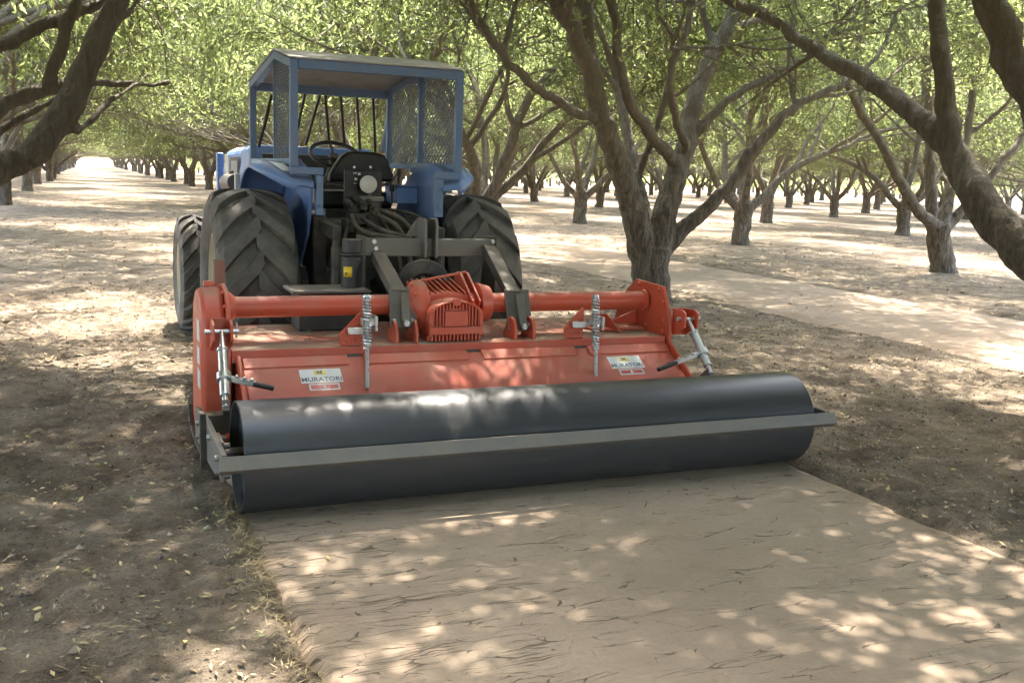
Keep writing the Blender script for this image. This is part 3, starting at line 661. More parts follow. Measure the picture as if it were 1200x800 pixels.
# fenders: a curved sheet over the inner half of each rear wheel, with its inner wall
for sd in (-1, 1):
    def fx(x): return 1.645 + sd*(1.645-x)            # x given for the left side
    bb = B()
    def f(u, v):
        ph = R_(57 + u*139); r = .775 + .02*math.sin(u*math.pi) - .02*v
        out = .93 + (.20*max(0, 1-u/.20)**1.8); inn = 1.24
        drop = .05*max(0, 1-(v)/.22)**2          # outer lip turns down
        x = out+(inn-out)*v
        return Vector((fx(x), AY-(r-drop)*math.cos(ph), .6+(r-drop)*math.sin(ph)))
    bb.grid(f, 30, 10)
    fd = bb.build('fender', M['blue'], TR, 0, .012, 50)
    bb = B(); poly = [(AY-.765*math.cos(R_(p_)), .6+.765*math.sin(R_(p_))) for p_ in range(60, 196, 6)] + [(AY+.55, .5), (AY-.02, .75), (AY-.25, .95)]
    bb.prism(poly, 'x', fx(1.232), fx(1.250)); bb.build('inner_panel', M['blue'], fd, .003)
    # squarer box on top of the fender, with a lamp and sticker
    bb = B(); bb.prism([(AY-.34, 1.29), (AY-.28, 1.36), (AY-.1, 1.405), (AY+.3, 1.405), (AY+.4, 1.34), (AY-.2, 1.28)], 'x', fx(1.04 if sd > 0 else 1.13), fx(1.236)); bb.build('fender_box', M['blue'], fd, .03)
    if sd < 0:
        p = f(.10, .55); q = f(.16, .55); n_ = Vector((0, -1, .8)).normalized()
        bb = B(); c0, c1 = f(.075, .28), f(.075, .85); d0, d1 = f(.16, .28), f(.16, .85)
        up = Vector((0, -.45, .9))*.014; bb._faces([c0+up, c1+up, d1+up, d0+up], [(0, 1, 2, 3)]); bb.build('sticker', M['white'], fd, 0, .002)
# cage ---------------------------------------------------------------
XL, XR, YR, YM, YF = 1.134, 2.160, 6.05, 6.58, 7.62
ZR, ZM, ZF, ZB = 1.977, 2.070, 1.950, 1.383
S_ = .045
for x, s in ((XL, 1), (XR, -1)):
    B().box(x-S_/2, x+S_/2, YR-S_/2, YR+S_/2, ZB-.03, ZR-.01).build('cage_post', M['cage_blue'], TR, .004)
    B().box(x-S_/2, x+S_/2, YF-S_/2, YF+S_/2, .95, ZF-.01).build('cage_post', M['cage_blue'], TR, .004)
    if x == XR: B().box(x-S_/2, x+S_/2, 6.80, 6.80+S_, ZB, 2.05).build('cage_post', M['cage_blue'], TR, .004)
    B().bar((x, YR+.024, ZB), (x, YF-.024, ZB), .04, .034).build('side_rail', M['cage_blue'], TR, .004)
    # sloped top rails
    B().prism([(YR-.022, ZR-.008), (YM, ZM-.006), (YF+.03, ZF-.006), (YF+.03, ZF-.055), (YM, ZM-.055), (YR-.022, ZR-.06)], 'x', x-.024, x+.024).build('roof_rail', M['cage_blue'], TR, .003)
B().box(XL+.025, XR-.025, YR-.024, YR+.02, ZR-.062, ZR-.006).build('roof_beam', M['cage_blue'], TR, .004)
B().box(XL+.025, XR-.025, YF-.02, YF+.026, ZF-.066, ZF-.006).build('roof_beam', M['cage_blue'], TR, .004)
rb = B(); rb.prism([(YR-.034, ZR-.004), (YM, ZM), (YF+.05, ZF-.002), (YF+.05, ZF+.006), (YM, ZM+.008), (YR-.034, ZR+.004)], 'x', XL-.03, XR+.03)
rb.build('roof', M['roof'], TR, .002)
def clip(p, d, poly):                            # clip the line p + t d to a convex outline
    t0, t1 = -9, 9; n = len(poly)
    for i in range(n):
        a_, b_ = poly[i], poly[(i+1) % n]; e = (b_[0]-a_[0], b_[1]-a_[1]); nn = (-e[1], e[0])
        den = nn[0]*d[0]+nn[1]*d[1]; num = nn[0]*(a_[0]-p[0])+nn[1]*(a_[1]-p[1])
        if abs(den) < 1e-9:
            if num > 0: return None
        elif den > 0: t0 = max(t0, num/den)
        else: t1 = min(t1, num/den)
    return (t0, t1) if t1 > t0+.005 else None
def mesh_panel(x, poly):
    bb = B(); ys = [p[0] for p in poly]; zs = [p[1] for p in poly]; py, pz = .066, .042
    for sg in (-1, 1):
        d = (py, sg*pz); L = math.hypot(*d); d = (d[0]/L, d[1]/L)
        for k in range(-80, 120):
            p = (min(ys), min(zs)+k*pz); t = clip(p, d, poly)
            if t:
                P = [Vector((x+sg*.0012, p[0]+d[0]*q, p[1]+d[1]*q)) for q in t]; bb.bar(P[0], P[1], .006, .005, (1, 0, 0))
    return bb.build('mesh_panel', M['wire'], TR, 0)
mesh_panel(XR, [(YR+.023, ZB+.017), (6.80, ZB+.017), (6.80, ZM-.09), (YM, ZM-.056), (YR+.023, ZR-.055)])
mesh_panel(XR, [(6.845, ZB+.017), (YF-.023, ZB+.017), (YF-.023, ZF-.055), (6.845, ZM-.088)])
mesh_panel(XL, [(YR+.023, ZB+.017), (6.67, ZB+.017), (6.67, ZM-.068), (YM, ZM-.056), (YR+.023, ZR-.055)])
B().box(XL-.012, XL+.012, 6.67, 6.685, ZB+.018, ZM-.062).build('panel_edge', M['cage_blue'], TR, .002)
# brackets that carry the cage down to the axle
for x0, x1, w in ((XL, 1.285, .043), (XR, 2.035, .058)):
    B().box(min(x0, x1)-.022, max(x0, x1)+.022, YR-.024, YR+.022, ZB-.075, ZB-.032).box(x1-w/2, x1+w/2, YR-.026, YR+.024, 1.07, ZB-.078).bolt((x1, YR-.026, 1.13), (0, -1, 0), .016, .016).build('cage_bracket', M['cage_blue'], TR, .004)
B().prism([(YR+.02, ZB-.03), (YR+.02, ZB+.11), (YR+.14, ZB-.03)], 'x', XL+.025, XL+.031).build('gusset', M['cage_blue'], TR, 0)
# guard bars at the front of the cage
for (x0, y0), (x1, y1) in (((376, 108), (358, 170)), ((381, 108), (386, 169)), ((399, 108), (404, 172)), ((418, 108), (422, 176)), ((437, 108), (440, 178))):
    B().tube([at(x0, y0, YF+.04), at(x1, y1, YF+.16)], .011, 8).build('guard_bar', M['black'], TR, 0)
B().bar(at(377, 122, YF+.06), at(383, 122, YF+.06), .012, .012).build('guard_bar', M['black'], TR, 0)
B().bar(at(458, 112, YF+.02), at(449, 178, YF+.12), .03, .03).build('guard_bar', M['cage_blue'], TR, .003)
B().tube([at(318, 112, YF-.1), at(312, 140, YF), at(303, 172, YF+.1)], .012, 8).build('guard_bar', M['black'], TR, 0)
B().tube([at(358, 108, YF+.04), at(351, 140, YF+.1), at(344, 172, YF+.16)], .010, 8).build('guard_bar', M['black'], TR, 0)
# hood and dash
hb = B(); hb.prism([(1.24, .92), (1.22, 1.30), (1.26, 1.47), (1.36, 1.515), (2.08, 1.515), (2.18, 1.47), (2.22, 1.30), (2.20, .92)], 'y', 8.75, 10.15)
hood = hb.build('hood', M['blue'], TR, .03)
B().box(1.214, 1.2185, 9.0, 9.55, 1.17, 1.42).build('side_grille', M['dark_iron'], hood, .002)
ST = B()
for k in range(5): ST.box(1.209, 1.2125, 9.08+.075*k, 9.11+.075*k, 1.24, 1.385)
ST.build('badge', M['white'], hood, 0)
B().prism([(9.62, 1.2), (9.62, 1.44), (9.9, 1.44), (9.9, 1.3)], 'x', 1.208, 1.216).build('headlight', M['lens'], hood, .002)
B().box(1.17, 1.235, 10.16, 10.24, .6, 1.46).box(2.2, 2.27, 10.16, 10.24, .6, 1.46).box(1.17, 2.27, 10.16, 10.24, .5, .599).build('bumper', M['blue'], TR, .01)
B().prism([(1.20, .9), (1.20, 1.47), (1.26, 1.515), (2.18, 1.515), (2.24, 1.47), (2.24, .9)], 'y', 8.28, 8.74).build('cowl', M['blue'], TR, .02)
B().box(1.3, 2.14, 8.225, 8.277, 1.1, 1.45).build('dashboard', M['black'], TR, .01)
B().cyl(at(266, 214, 9.3), at(276, 214, 9.1), .075, n=20).cyl(at(271, 200, 9.2), at(271, 206, 9.2), .02).build('air_cleaner', M['grey_steel'], TR, .004)
B().box(1.15, 1.19, 8.72, 8.78, .95, 1.28).build('exhaust_shield', M['roof'], TR, .004)
# steering wheel
sw = B(); ctr = at(392, 181, 7.35); t1 = Vector((1, 0, 0)); t2 = Vector((0, .86, .5)); rr = .175
pts = [ctr + (t1*math.cos(2*math.pi*k/36)+t2*math.sin(2*math.pi*k/36))*rr for k in range(37)]
sw.tube(pts, .015, 10, False)
for an in (90, 210, 330): sw.tube([ctr-Vector((0, -.02, .03)), ctr+(t1*math.cos(R_(an))+t2*math.sin(R_(an)))*rr], .010, 8)
sw.cyl(ctr-Vector((0, -.02, .03))*.2, ctr-Vector((0, -.03, .05)), .035); sw.build('steering_wheel', M['black'], TR, 0)
B().tube([ctr+Vector((0, .03, -.05)), ctr+Vector((0, .55, -.35))], .022, 10).build('steering_column', M['black'], TR, 0)
# seat
sp = [at(x, y, 6.78) for x, y in ((386, 203), (392, 193), (399, 183), (406, 178.5), (414, 177), (440, 179), (449, 182), (454, 189), (457, 200), (461, 206), (458, 213), (384, 213))]
sb = B(); sb.prism([(p.x, p.z) for p in sp], 'y', 6.74, 6.84); sb.build('seat_back', M['black'], TR, .018)
B().box(1.44, 1.98, 6.86, 7.28, 1.08, 1.2).build('seat_cushion', M['black'], TR, .03)
B().tube([at(383, 216, 6.72), at(410, 219, 6.70), at(440, 220, 6.70), at(458, 214, 6.74), at(464, 206, 6.8)], .010, 8).build('seat_rim', M['grey_steel'], TR, 0)
for px in (415, 434): B().bolt(at(px, 196, 6.738), (0, -1, 0), .010, .008).build('bolt', M['zinc'], TR, 0)
B().box(1.5, 1.92, 6.85, 7.2, .85, 1.078).build('seat_base', M['dark_iron'], TR, .01)
# rear panel with the work lamp
p0, p1 = at(404, 199, 6.28), at(447, 247, 6.28)
B().box(p0.x, p1.x, 6.27, 6.31, p1.z, p0.z).build('rear_plate', M['black'], TR, .006)
lc = at(431.5, 216, 6.2)
lam = B().lathe([(0, .0), (0, .045), (-.005, .058), (.0, .062), (.03, .06), (.065, .03), (.065, .0)], lc, 'y', 32).build('work_lamp', M['black'], TR, 0)
B().lathe([(-.016, .0), (-.014, .03), (-.006, .055), (-.002, .056)], lc, 'y', 32).build('lens', M['lens'], lam, 0)
B().bar(at(417, 233, 6.2), at(449, 233, 6.2), .06, .035).bar(at(433, 227, 6.22), at(433, 232, 6.22), .03, .02).build('lamp_bracket', M['grey_steel'], TR, .004)
mk = B()
for (x, y, w, h) in ((416, 203, 4, 1.2), (421, 204, 3, 3), (417, 210, 3.2, 3.2), (417, 215, 5, 1)):
    q = at(x, y, 6.268); mk.box(q.x-w*.0027, q.x+w*.0027, 6.2665, 6.2695, q.z-h*.0025, q.z+h*.0025)
mk.build('sticker', M['white'], TR, 0)
# hydraulic valves, hoses and the lump of the transmission
B().prism([(1.42, .42), (1.40, .85), (1.5, 1.02), (1.94, 1.02), (2.04, .85), (2.02, .42), (1.9, .33), (1.55, .33)], 'y', 6.35, 8.3).build('transmission', M['dark_iron'], TR, .02)
B().cyl((1.1, AY, .6), (2.14, AY, .6), .13, n=24).build('rear_axle', M['dark_iron'], TR, .005)
B().cyl((.9, 8.5, .47), (2.36, 8.5, .47), .07, n=16).box(1.4, 2.04, 8.3, 10.1, .5, .93).build('front_axle', M['dark_iron'], TR, .005)
vb = B()
for (x, y, w, h, dy) in ((412, 243, 12, 10, 0), (424, 241, 9, 9, .05), (436, 243, 11, 12, 0), (418, 256, 18, 12, .06), (435, 259, 16, 14, .02), (408, 264, 10, 16, .08), (428, 272, 26, 9, .06)):
    q = at(x, y, 6.18-dy); vb.box(q.x-w*.0027, q.x+w*.0027, q.y-.05, q.y+.08, q.z-h*.0027, q.z+h*.0027)
for (x, y) in ((411, 241), (423, 238), (436, 240), (416, 254), (432, 254), (441, 250)):
    q = at(x, y, 6.09); vb.cyl(q, q+Vector((0, .12, .02)), .024, .026, 12); vb.cyl(q+Vector((0, -.035, 0)), q, .014, .016, 6)
vb.build('valve_block', M['dark_iron'], TR, .005)
for k, path in enumerate((((412, 252, 6.05), (420, 268, 5.9), (440, 275, 5.75), (470, 280, 5.7), (488, 285, 5.7)), ((425, 256, 6.05), (440, 266, 5.9), (462, 274, 5.75), (482, 279, 5.7)),
                          ((438, 250, 6.1), (452, 256, 6.0), (466, 266, 5.9), (478, 290, 5.75), (484, 330, 5.6)), ((444, 246, 6.15), (462, 252, 6.05), (478, 264, 5.95), (490, 290, 5.8), (496, 335, 5.65)),
                          ((450, 252, 6.2), (468, 258, 6.1), (484, 270, 6.0), (500, 300, 5.85), (506, 330, 5.7)), ((446, 258, 6.1), (456, 272, 5.95), (468, 300, 5.8), (472, 338, 5.65)),
                          ((408, 262, 6.05), (404, 280, 5.9), (400, 310, 5.8), (398, 340, 5.7)), ((455, 246, 6.3), (470, 248, 6.25), (486, 252, 6.2), (500, 262, 6.1), (505, 280, 6.0)))):
    P = [at(*q) for q in path]
    # smooth the run of the hose
    Q = []
    for i in range(len(P)-1):
        pm, pn = P[max(i-1, 0)], P[min(i+2, len(P)-1)]
        for j in range(6):
            t = j/6; Q.append(.5*((2*P[i]) + (P[i+1]-pm)*t + (2*pm-5*P[i]+4*P[i+1]-pn)*t*t + (3*P[i]-3*P[i+1]+pn-pm)*t**3))
    Q.append(P[-1]); B().tube(Q, .014 if k < 5 else .011, 8).build('hydraulic_hose', M['hose'], TR, 0)
for x in (1.33, 1.96):
    B().bar((x, 6.25, 1.0), (x, 5.75, .98), .05, .08).build('lift_arm', M['dark_iron'], TR, .008)
    B().tube([(x, 5.78, .97), (x-.02, 5.7, .46)], .022, 10).tube([(x, 5.775, .9), (x-.01, 5.735, .65)], .032, 10).build('lift_rod', M['dark_iron'], TR, .003)
    B().bar((x, 6.3, .42), (x, 5.35, .5), .04, .075).build('lower_link', M['dark_iron'], TR, .008)
for x0 in (1.27, 1.93): B().box(x0, x0+.087, 6.15, 6.5, .55, 1.06).build('axle_housing', M['dark_iron'], TR, .01)
B().tube([(1.72, 6.3, .62), (1.72, 5.3, .66)], .055, 16).build('drive_shaft', M['black'], TR, .004)
q0, q1 = at(462, 217, 6.55), at(507, 239, 6.55)
B().box(q0.x, q1.x, 6.5, 6.75, q1.z, q0.z-.012).box(q0.x-.012, q1.x+.004, 6.49, 6.76, q0.z-.01, q0.z).build('tool_box', M['blue'], TR, .006)
q = at(500, 209, 6.9); B().cyl((q.x-.1, 6.9, q.z-.02), (q.x+.12, 6.9, q.z-.02), .05, n=20).build('fuel_cap', M['blue'], TR, .01)
B().tube([at(459, 240, 6.4), at(459, 224, 6.42)], .007, 8).cyl(at(459, 224, 6.42), at(459, 216, 6.43), .017, .012, 12).build('control_lever', M['black'], TR, 0)
B().tube([at(466, 238, 6.8), at(467, 205, 6.85)], .008, 8).cyl(at(467, 207, 6.85), at(468, 198, 6.85), .02, .016, 12).build('control_lever', M['black'], TR, 0)
q = at(516, 290, 5.9); B().prism([(q.x-.07, q.z+.02), (q.x-.02, q.z+.045), (q.x+.07, q.z+.02), (q.x+.05, q.z-.02), (q.x-.03, q.z-.035)], 'y', 5.88, 5.92).build('tail_light', M['pink_lens'], TR, .008)
B().box(1.32, 2.12, 6.56, 8.2, .86, .9).build('floor_plate', M['dark_iron'], TR, .005)

# ------------------------------------------------------------------ tiller with its packing roller
TI = empty('rotary_tiller', (1.75, 4.9, 0), 'red rotary tiller with a long dark steel roller hitched behind the blue tractor', 'tiller')
DX0, DX1, DY0, DY1, DZ = .60, 2.935, 4.735, 5.50, .497
db = B(); db.box(DX0, DX1, DY0, DY1, DZ-.012, DZ); db.box(DX0, DX1, DY0-.012, DY0-.001, DZ-.058, DZ+.001)
db.prism([(DY1+.001, DZ), (DY1+.18, .40), (DY1+.2, .22), (DY1+.185, .22), (DY1+.165, .39), (DY1+.001, DZ-.015)], 'x', DX0, DX1)
db.build('deck', M['red_deck'], TI, .003)
n = 700; Xd = rng.uniform(DX0+.02, DX1-.02, n); Yd = 5.45-np.abs(rng.normal(0, .28, n)); Yd = np.clip(Yd, DY0+.01, 5.48)
Ld = .006+rng.gamma(2., .006, n); thd = rng.uniform(0, 6.28, n); dd = np.stack([np.cos(thd), np.sin(thd), 0*thd], -1); sd_ = np.stack([-np.sin(thd), np.cos(thd), rng.normal(0, .2, n)], -1); cd = np.stack([Xd, Yd, np.full(n, DZ+.005)], -1)
Pd = np.stack([cd-dd*Ld[:, None]/2, cd-sd_*Ld[:, None]*.17, cd+dd*Ld[:, None]/2+np.array([0, 0, .003]), cd+sd_*Ld[:, None]*.17], 1)
debris = bpy.data.objects.new('leaf_debris', np_mesh('leaf_debris', Pd.reshape(-1, 3), np.arange(4*n).reshape(n, 4), M['litter'], False, rng.uniform(0, .7, n))); col.objects.link(debris); tag(debris, 'dry leaf bits lying on the dusty tiller deck', 'leaf debris', kind='stuff')
B().box(DX0+.02, DX1-.02, DY0+.03, DY1, .13, DZ-.016).build('rotor_hood', M['red'], TI, .01)
# hinged rear flap
F0, F1, F2 = Vector((0, 4.705, .455)), Vector((0, 4.40, .262)), Vector((0, 4.34, .13))
fv = (F0-F1).normalized(); fn = Vector((0, -fv.z, fv.y))
if fn.z < 0: fn = -fn
fb = B(); th = fn*.01
fb.prism([(p.y, p.z) for p in (F0, F1, F2, F2-th, F1-th, F0-th)], 'x', .64, 2.93)
flap = fb.build('rear_flap', M['red'], TI, .004)
hx = [at(416, 411, 4.7).x, at(555, 408, 4.7).x, at(680, 405, 4.7).x]
edges = [.64]+[v for h_ in hx for v in (h_-.035, h_+.035)]+[2.93]
fb = B()
for i in range(0, len(edges), 2):
    A_ = F0+fn*.012; Bq = F0-fv*.062+fn*.006; Cq = F0-fv*.062+fn*.001; Dq = F0+fn*.001
    fb.prism([(p.y, p.z) for p in (A_, Bq, Cq, Dq)], 'x', edges[i]+.004, edges[i+1]-.004)
fb.build('flap_edge', M['red'], flap, .002)
for x in (.625, 2.945):
    fb = B(); fb.prism([(p.y, p.z) for p in (F0+fn*.03, F1+fn*.03, F2+fn*.03, F2-fn*.03, F1-fn*.03, F0-fn*.01)], 'x', x-.008, x+.008); fb.build('flap_end', M['red'], flap, .004)
for h_ in hx:
    B().cyl((h_-.034, 4.718, .446), (h_+.034, 4.718, .446), .018, n=14).box(h_-.03, h_+.03, 4.69, 4.702, .405, .44).build('hinge', M['dark_iron'], TI, .002)
# top tube with its flanges
ty, tz, trd = 4.97, .668, .052
B().cyl((.585, ty, tz), (2.93, ty, tz), trd, n=36).build('top_tube', M['red'], TI, .002)
B().lathe([(.0, .052), (.0, .085), (.03, .08), (.06, .056), (.06, .052)], (.585, ty, tz), 'x', 28).build('tube_boss', M['red'], TI, .002)
# left side: the tall drive cover
cov = [(4.76, .10), (4.74, .62), (4.76, .70), (4.82, .755), (4.92, .775), (5.02, .755), (5.10, .70), (5.14, .60), (5.2, .3), (5.2, .10), (5.1, .03), (4.9, .03)]
B().prism(cov, 'x', .465, .575).build('drive_cover', M['red'], TI, .022)
cv2 = [(y_+(y_-4.95)*.10, z_+(z_-.45)*.05) for y_, z_ in cov]
cb_ = B(); cb_.prism(cv2, 'x', .577, .597)
for y_, z_ in cv2[1:8]: cb_.bolt((.577, y_+(4.95-y_)*.1, z_-.012), (-1, 0, 0), .012, .012)
cb_.build('side_plate', M['red'], TI, .004)
B().box(.5, .55, 4.93, 4.97, .775, .80).build('filler_cap', M['red'], TI, .005)
sk = B(); sk.prism([(5.3, .12), (5.22, .02), (5.1, .004), (4.85, .004), (4.66, .012), (4.58, .06), (4.59, .07), (4.67, .024), (4.85, .016), (5.1, .016), (5.21, .032), (5.29, .125)], 'x', .45, .60); sk.build('skid', M['dark_iron'], TI, .002)
for z_, h_, m_ in ((.58, .10, 'white'), (.46, .08, 'white'), (.35, .09, 'white')): B().box(.4615, .4648, 4.80, 4.90, z_-h_/2, z_+h_/2).build('decal', M[m_], TI, 0)
pb = B(); pc = at(257, 335, 5.12); s_ = .0255
for a0, a1, b0, b1 in ((-1, 1, -1, -.8), (-1, 1, .8, 1), (-1, -.8, -.8, .8), (.8, 1, -.8, .8)): pb.box(pc.x+a0*s_, pc.x+a1*s_, 5.12+b0*s_, 5.12+b1*s_, .45, .885)
pb.build('parking_stand', painted('rusty_red', (.23, .10, .07), .6, dust=.6, base_dust=.4), TI, .001)
# right side plate with bolts
rp = [(4.70, .44), (4.71, .60), (4.80, .765), (5.10, .775), (5.26, .66), (5.34, .5), (5.34, .12), (4.76, .12)]
rb = B(); rb.prism(rp, 'x', 2.945, 2.965)
for y_, z_ in ((4.78, .68), (4.83, .745), (5.05, .752), (5.17, .69), (5.24, .61), (4.76, .58), (4.76, .52), (4.95, .53), (5.1, .53), (5.23, .53)): rb.bolt((2.945, y_, z_), (-1, 0, 0), .014, .014)
rb.prism([(4.95, .50), (5.12, .50), (5.12, .512), (4.95, .512)], 'x', 2.6, 2.944)
rb.build('side_plate', M['red'], TI, .003)
B().prism([(4.85, .505), (5.2, .505), (5.2, .56), (5.02, .585)], 'x', 2.72, 2.735).prism([(2.72, .52), (2.94, .60), (2.94, .52)], 'y', 5.06, 5.072).build('brace_plate', M['red'], TI, .003)
B().lathe([(.0, .052), (.0, .062), (-.02, .062), (-.02, .052)], (2.93, ty, tz), 'x', 28).build('tube_boss', M['red'], TI, .001)
B().cyl((2.966, 5.0, .3), (3.03, 5.0, .3), .09, n=24).build('bearing_housing', M['red'], TI, .006)
# gearbox ------------------------------------------------------------
gx0, gx1, gy0, gy1 = 1.575, 1.865, 4.715, 5.30
gb = B()
arch = [(gx0, .505), (gx0, .63)] + [(gx0+.145-.145*math.cos(R_(t)), .63+.085*math.sin(R_(t))) for t in range(15, 181, 15)] + [(gx1, .505)]
gb.prism(arch, 'y', gy0+.025, gy0+.16)
gb.prism([(x*1.0+(x-1.72)*.10, z+(.03 if z > .6 else 0)) for x, z in arch], 'y', gy0+.162, gy0+.30)
gbx = gb.build('gearbox', M['red'], TI, .012)
# rear cover: a rim, upright ribs, a flat middle and a row of ribs below
fb = B(); rim_i = [(1.72+(x-1.72)*.88, .505+(z-.505)*.93+.008) for x, z in arch]
n = len(arch)
V = [(x, gy0+.0, z) for x, z in arch] + [(x, gy0+.0, z) for x, z in rim_i] + [(x, gy0+.024, z) for x, z in arch] + [(x, gy0+.024, z) for x, z in rim_i]
Fq = []
for i in range(n-1):
    Fq += [(i, i+1, n+i+1, n+i), (2*n+i, 3*n+i, 3*n+i+1, 2*n+i+1), (i, 2*n+i, 2*n+i+1, i+1), (n+i, n+i+1, 3*n+i+1, 3*n+i)]
fb._faces(V, Fq)
for k in range(15):
    x = gx0+.022+k*.0175
    ztop = .63+.085*math.sqrt(max(0, 1-((x-1.72)/.145)**2))-.012
    if abs(x-1.72) < .062: fb.box(x-.0035, x+.0035, gy0+.003, gy0+.024, ztop-.035, ztop-.002)
    else: fb.box(x-.0035, x+.0035, gy0+.003, gy0+.024, .565, ztop)
fb.box(1.72-.062, 1.72+.062, gy0+.001, gy0+.0245, .565, .655)
fb.box(gx0+.004, gx1-.004, gy0-.004, gy0+.0243, .517, .560)
fb.cyl((1.72, gy0-.004, .708), (1.72, gy0+.024, .708), .022, n=18)
for x in (gx0+.012, gx1-.012): fb.bolt((x, gy0, .575), (0, -1, 0), .009, .008)
fb.build('gearbox_cover', M['red'], gbx, .0015)
fb = B()
for k in range(14): fb.box(gx0+.012+k*.0198, gx0+.020+k*.0198, gy0+.002, gy0+.03, .478, .514)
fb.box(gx0, gx1, gy0+.0305, gy0+.15, .476, .504); fb.build('cooling_rib', M['red'], gbx, .001)
# ribs and triangular web on top
fb = B()
for k in range(8):
    x = 1.60+k*.032; fb.prism([(gy0+.165, .745), (gy0+.30, .775), (gy0+.42, .80), (gy0+.42, .70), (gy0+.165, .70)], 'x', x-.004, x+.004)
for x in (1.845, 1.885): fb.prism([(gy0+.10, .70), (gy0+.30, .845), (gy0+.36, .85), (gy0+.44, .74), (gy0+.44, .68), (gy0+.12, .66)], 'x', x-.006, x+.006)
fb.bar((1.585, gy0+.30, .792), (1.885, gy0+.33, .848), .02, .014)
fb.prism([(x*1.0+(x-1.72)*.05, z-.0) for x, z in arch], 'y', gy0+.302, gy0+.5)
fb.build('gearbox_top', M['red'], gbx, .002)
for o_ in (gbx, *gbx.children):
    for v_ in o_.data.vertices: v_.co.z = .503 + (v_.co.z-.478)*.86; v_.co.y += .05
fb = B(); fb.lathe([(.06, .05), (.05, .125), (.03, .135), (.0, .135), (-.02, .122), (-.05, .085), (-.09, .064), (-.13, .06), (-.13, .05)], (1.555, ty, tz-.01), 'x', 40)
for k in range(10): an = 2*math.pi*k/10; fb.bolt((1.535, ty+.12*math.cos(an), tz-.01+.12*math.sin(an)), (-1, 0, 0), .011, .012)
fb.build('gearbox_flange', M['red'], gbx, .002)
B().cyl((1.9, ty, tz), (1.97, ty, tz), .11, .09, 32).build('gearbox_flange', M['red'], gbx, .006)
B().lathe([(.0, .10), (.01, .17), (.03, .175), (.04, .15), (.05, .08)], (1.70, 5.25, .70), 'y', 36).build('shaft_guard', M['dark_iron'], TI, .002)
# hitch frame --------------------------------------------------------
hy = 5.5; HF = B()
c0, c1, c2, c3 = at(426, 279, hy), at(426, 300, hy), at(580, 278, hy), at(580, 299, hy)
HF.box(c0.x, c2.x, hy-.04, hy+.04, c1.z, c0.z)
hf = HF.build('crossbar', M['grey_steel'], TI, .006)
for px, py in ((438, 279+4), (440, 291), (577, 283), (579, 292)): 
    q = at(px, py, hy-.041); B().bolt((q.x, hy-.0405, q.z), (0, -1, 0), .015, .014).build('bolt', M['zinc'], hf, .001)
for hp, kp, fp in (((443, 300), (467, 345), (470, 378)), ((573, 292), (601, 346), (608, 382))):
    h_, k_, f_ = at(*hp, hy-.05), at(*kp, 4.93), at(*fp, 4.80)
    br = B(); br.bar(h_, k_, .055, .075, (1, 0, 0)); br.bar(k_+Vector((-.006, .01, .03)), f_+Vector((-.006, .03, -.03)), .012, .085, (1, 0, 0)); br.bar(k_+Vector((.052, .01, .03)), f_+Vector((.052, .03, -.03)), .012, .085, (1, 0, 0))
    br.bar(k_+Vector((.023, -.03, .01)), f_+Vector((.023, -.012, 0)), .046, .012, (0, 1, 0))
    br.build('frame_brace', M['frame'], TI, .004)
    for o_, d_ in (((-.02, .03, 0), (-1, 0, 0)), ((.06, .03, 0), (1, 0, 0)), ((.02, -.02, 0), (0, -1, 0))): B().bolt(f_+Vector(o_), d_, .018, .018).build('bolt', M['zinc'], TI, .001)
    for dx in (-.03, .075): B().prism([(4.76, .498), (4.76, .55), (4.79, .60), (4.83, .612), (4.87, .60), (4.93, .498)], 'x', f_.x+dx-.008, f_.x+dx+.008).build('ear_plate', M['red'], TI, .004)
for x0, tilt in ((c0.x+.004, .02), (c2.x+.004, .06)):
    B().prism([(5.42, .985), (5.60, .985), (5.70, .60), (5.45, .60), (5.43, .85)], 'x', x0-.022, x0-.005).build('frame_upright', M['frame'], TI, .004)
for px, w in ((499, 0), (512, 0)):
    q = at(px, 262, 5.40); B().prism([(5.39, .87), (5.39, 1.06), (5.41, 1.09), (5.52, 1.09), (5.55, 1.05), (5.55, .87)], 'x', q.x-.008, q.x+.008).build('top_link_lug', M['grey_steel'], TI, .004)
q = at(490, 270, 5.5); B().prism([(q.x-.06, .98), (q.x, 1.075), (q.x+.04, 1.075), (q.x+.045, .98)], 'y', 5.54, 5.56).build('top_link_plate', M['grey_steel'], TI, .004)
# canister, step box
cc = at(412, 345, 5.36)
can = B().cyl((cc.x, 5.36, .55), (cc.x, 5.36, .885), .058, n=28).cyl((cc.x, 5.36, .886), (cc.x, 5.36, .90), .064, n=28).cyl((cc.x, 5.36, .901), (cc.x, 5.36, .975), .055, n=28).build('manual_canister', M['black'], TI, .005)
lb = B(); rr = .0592
lb.grid(lambda u, v: Vector((cc.x+rr*math.sin(R_(-62+u*50)), 5.36-rr*math.cos(R_(-62+u*50)), .775+.055*v)), 8, 1); lb.build('label', M['yellow'], can, 0, .001)
q = at(402, 316, 5.3); lb = B(); lb.grid(lambda u, v: Vector((cc.x+(rr+.001)*math.sin(R_(-48+u*9)), 5.36-(rr+.001)*math.cos(R_(-48+u*9)), .785+.014*v)), 2, 1); lb.build('label_mark', M['black'], can, 0, .001)
bx0, bx1 = at(345, 345, 5.25).x, at(432, 345, 5.25).x
B().box(bx0-.02, bx1-.0, 5.19, 5.48, .70, .716).build('step_plate', M['grey_steel'], TI, .003)
B().box(bx0+.02, bx1-.02, 5.22, 5.45, .50, .698).build('step_box', M['black'], TI, .006)
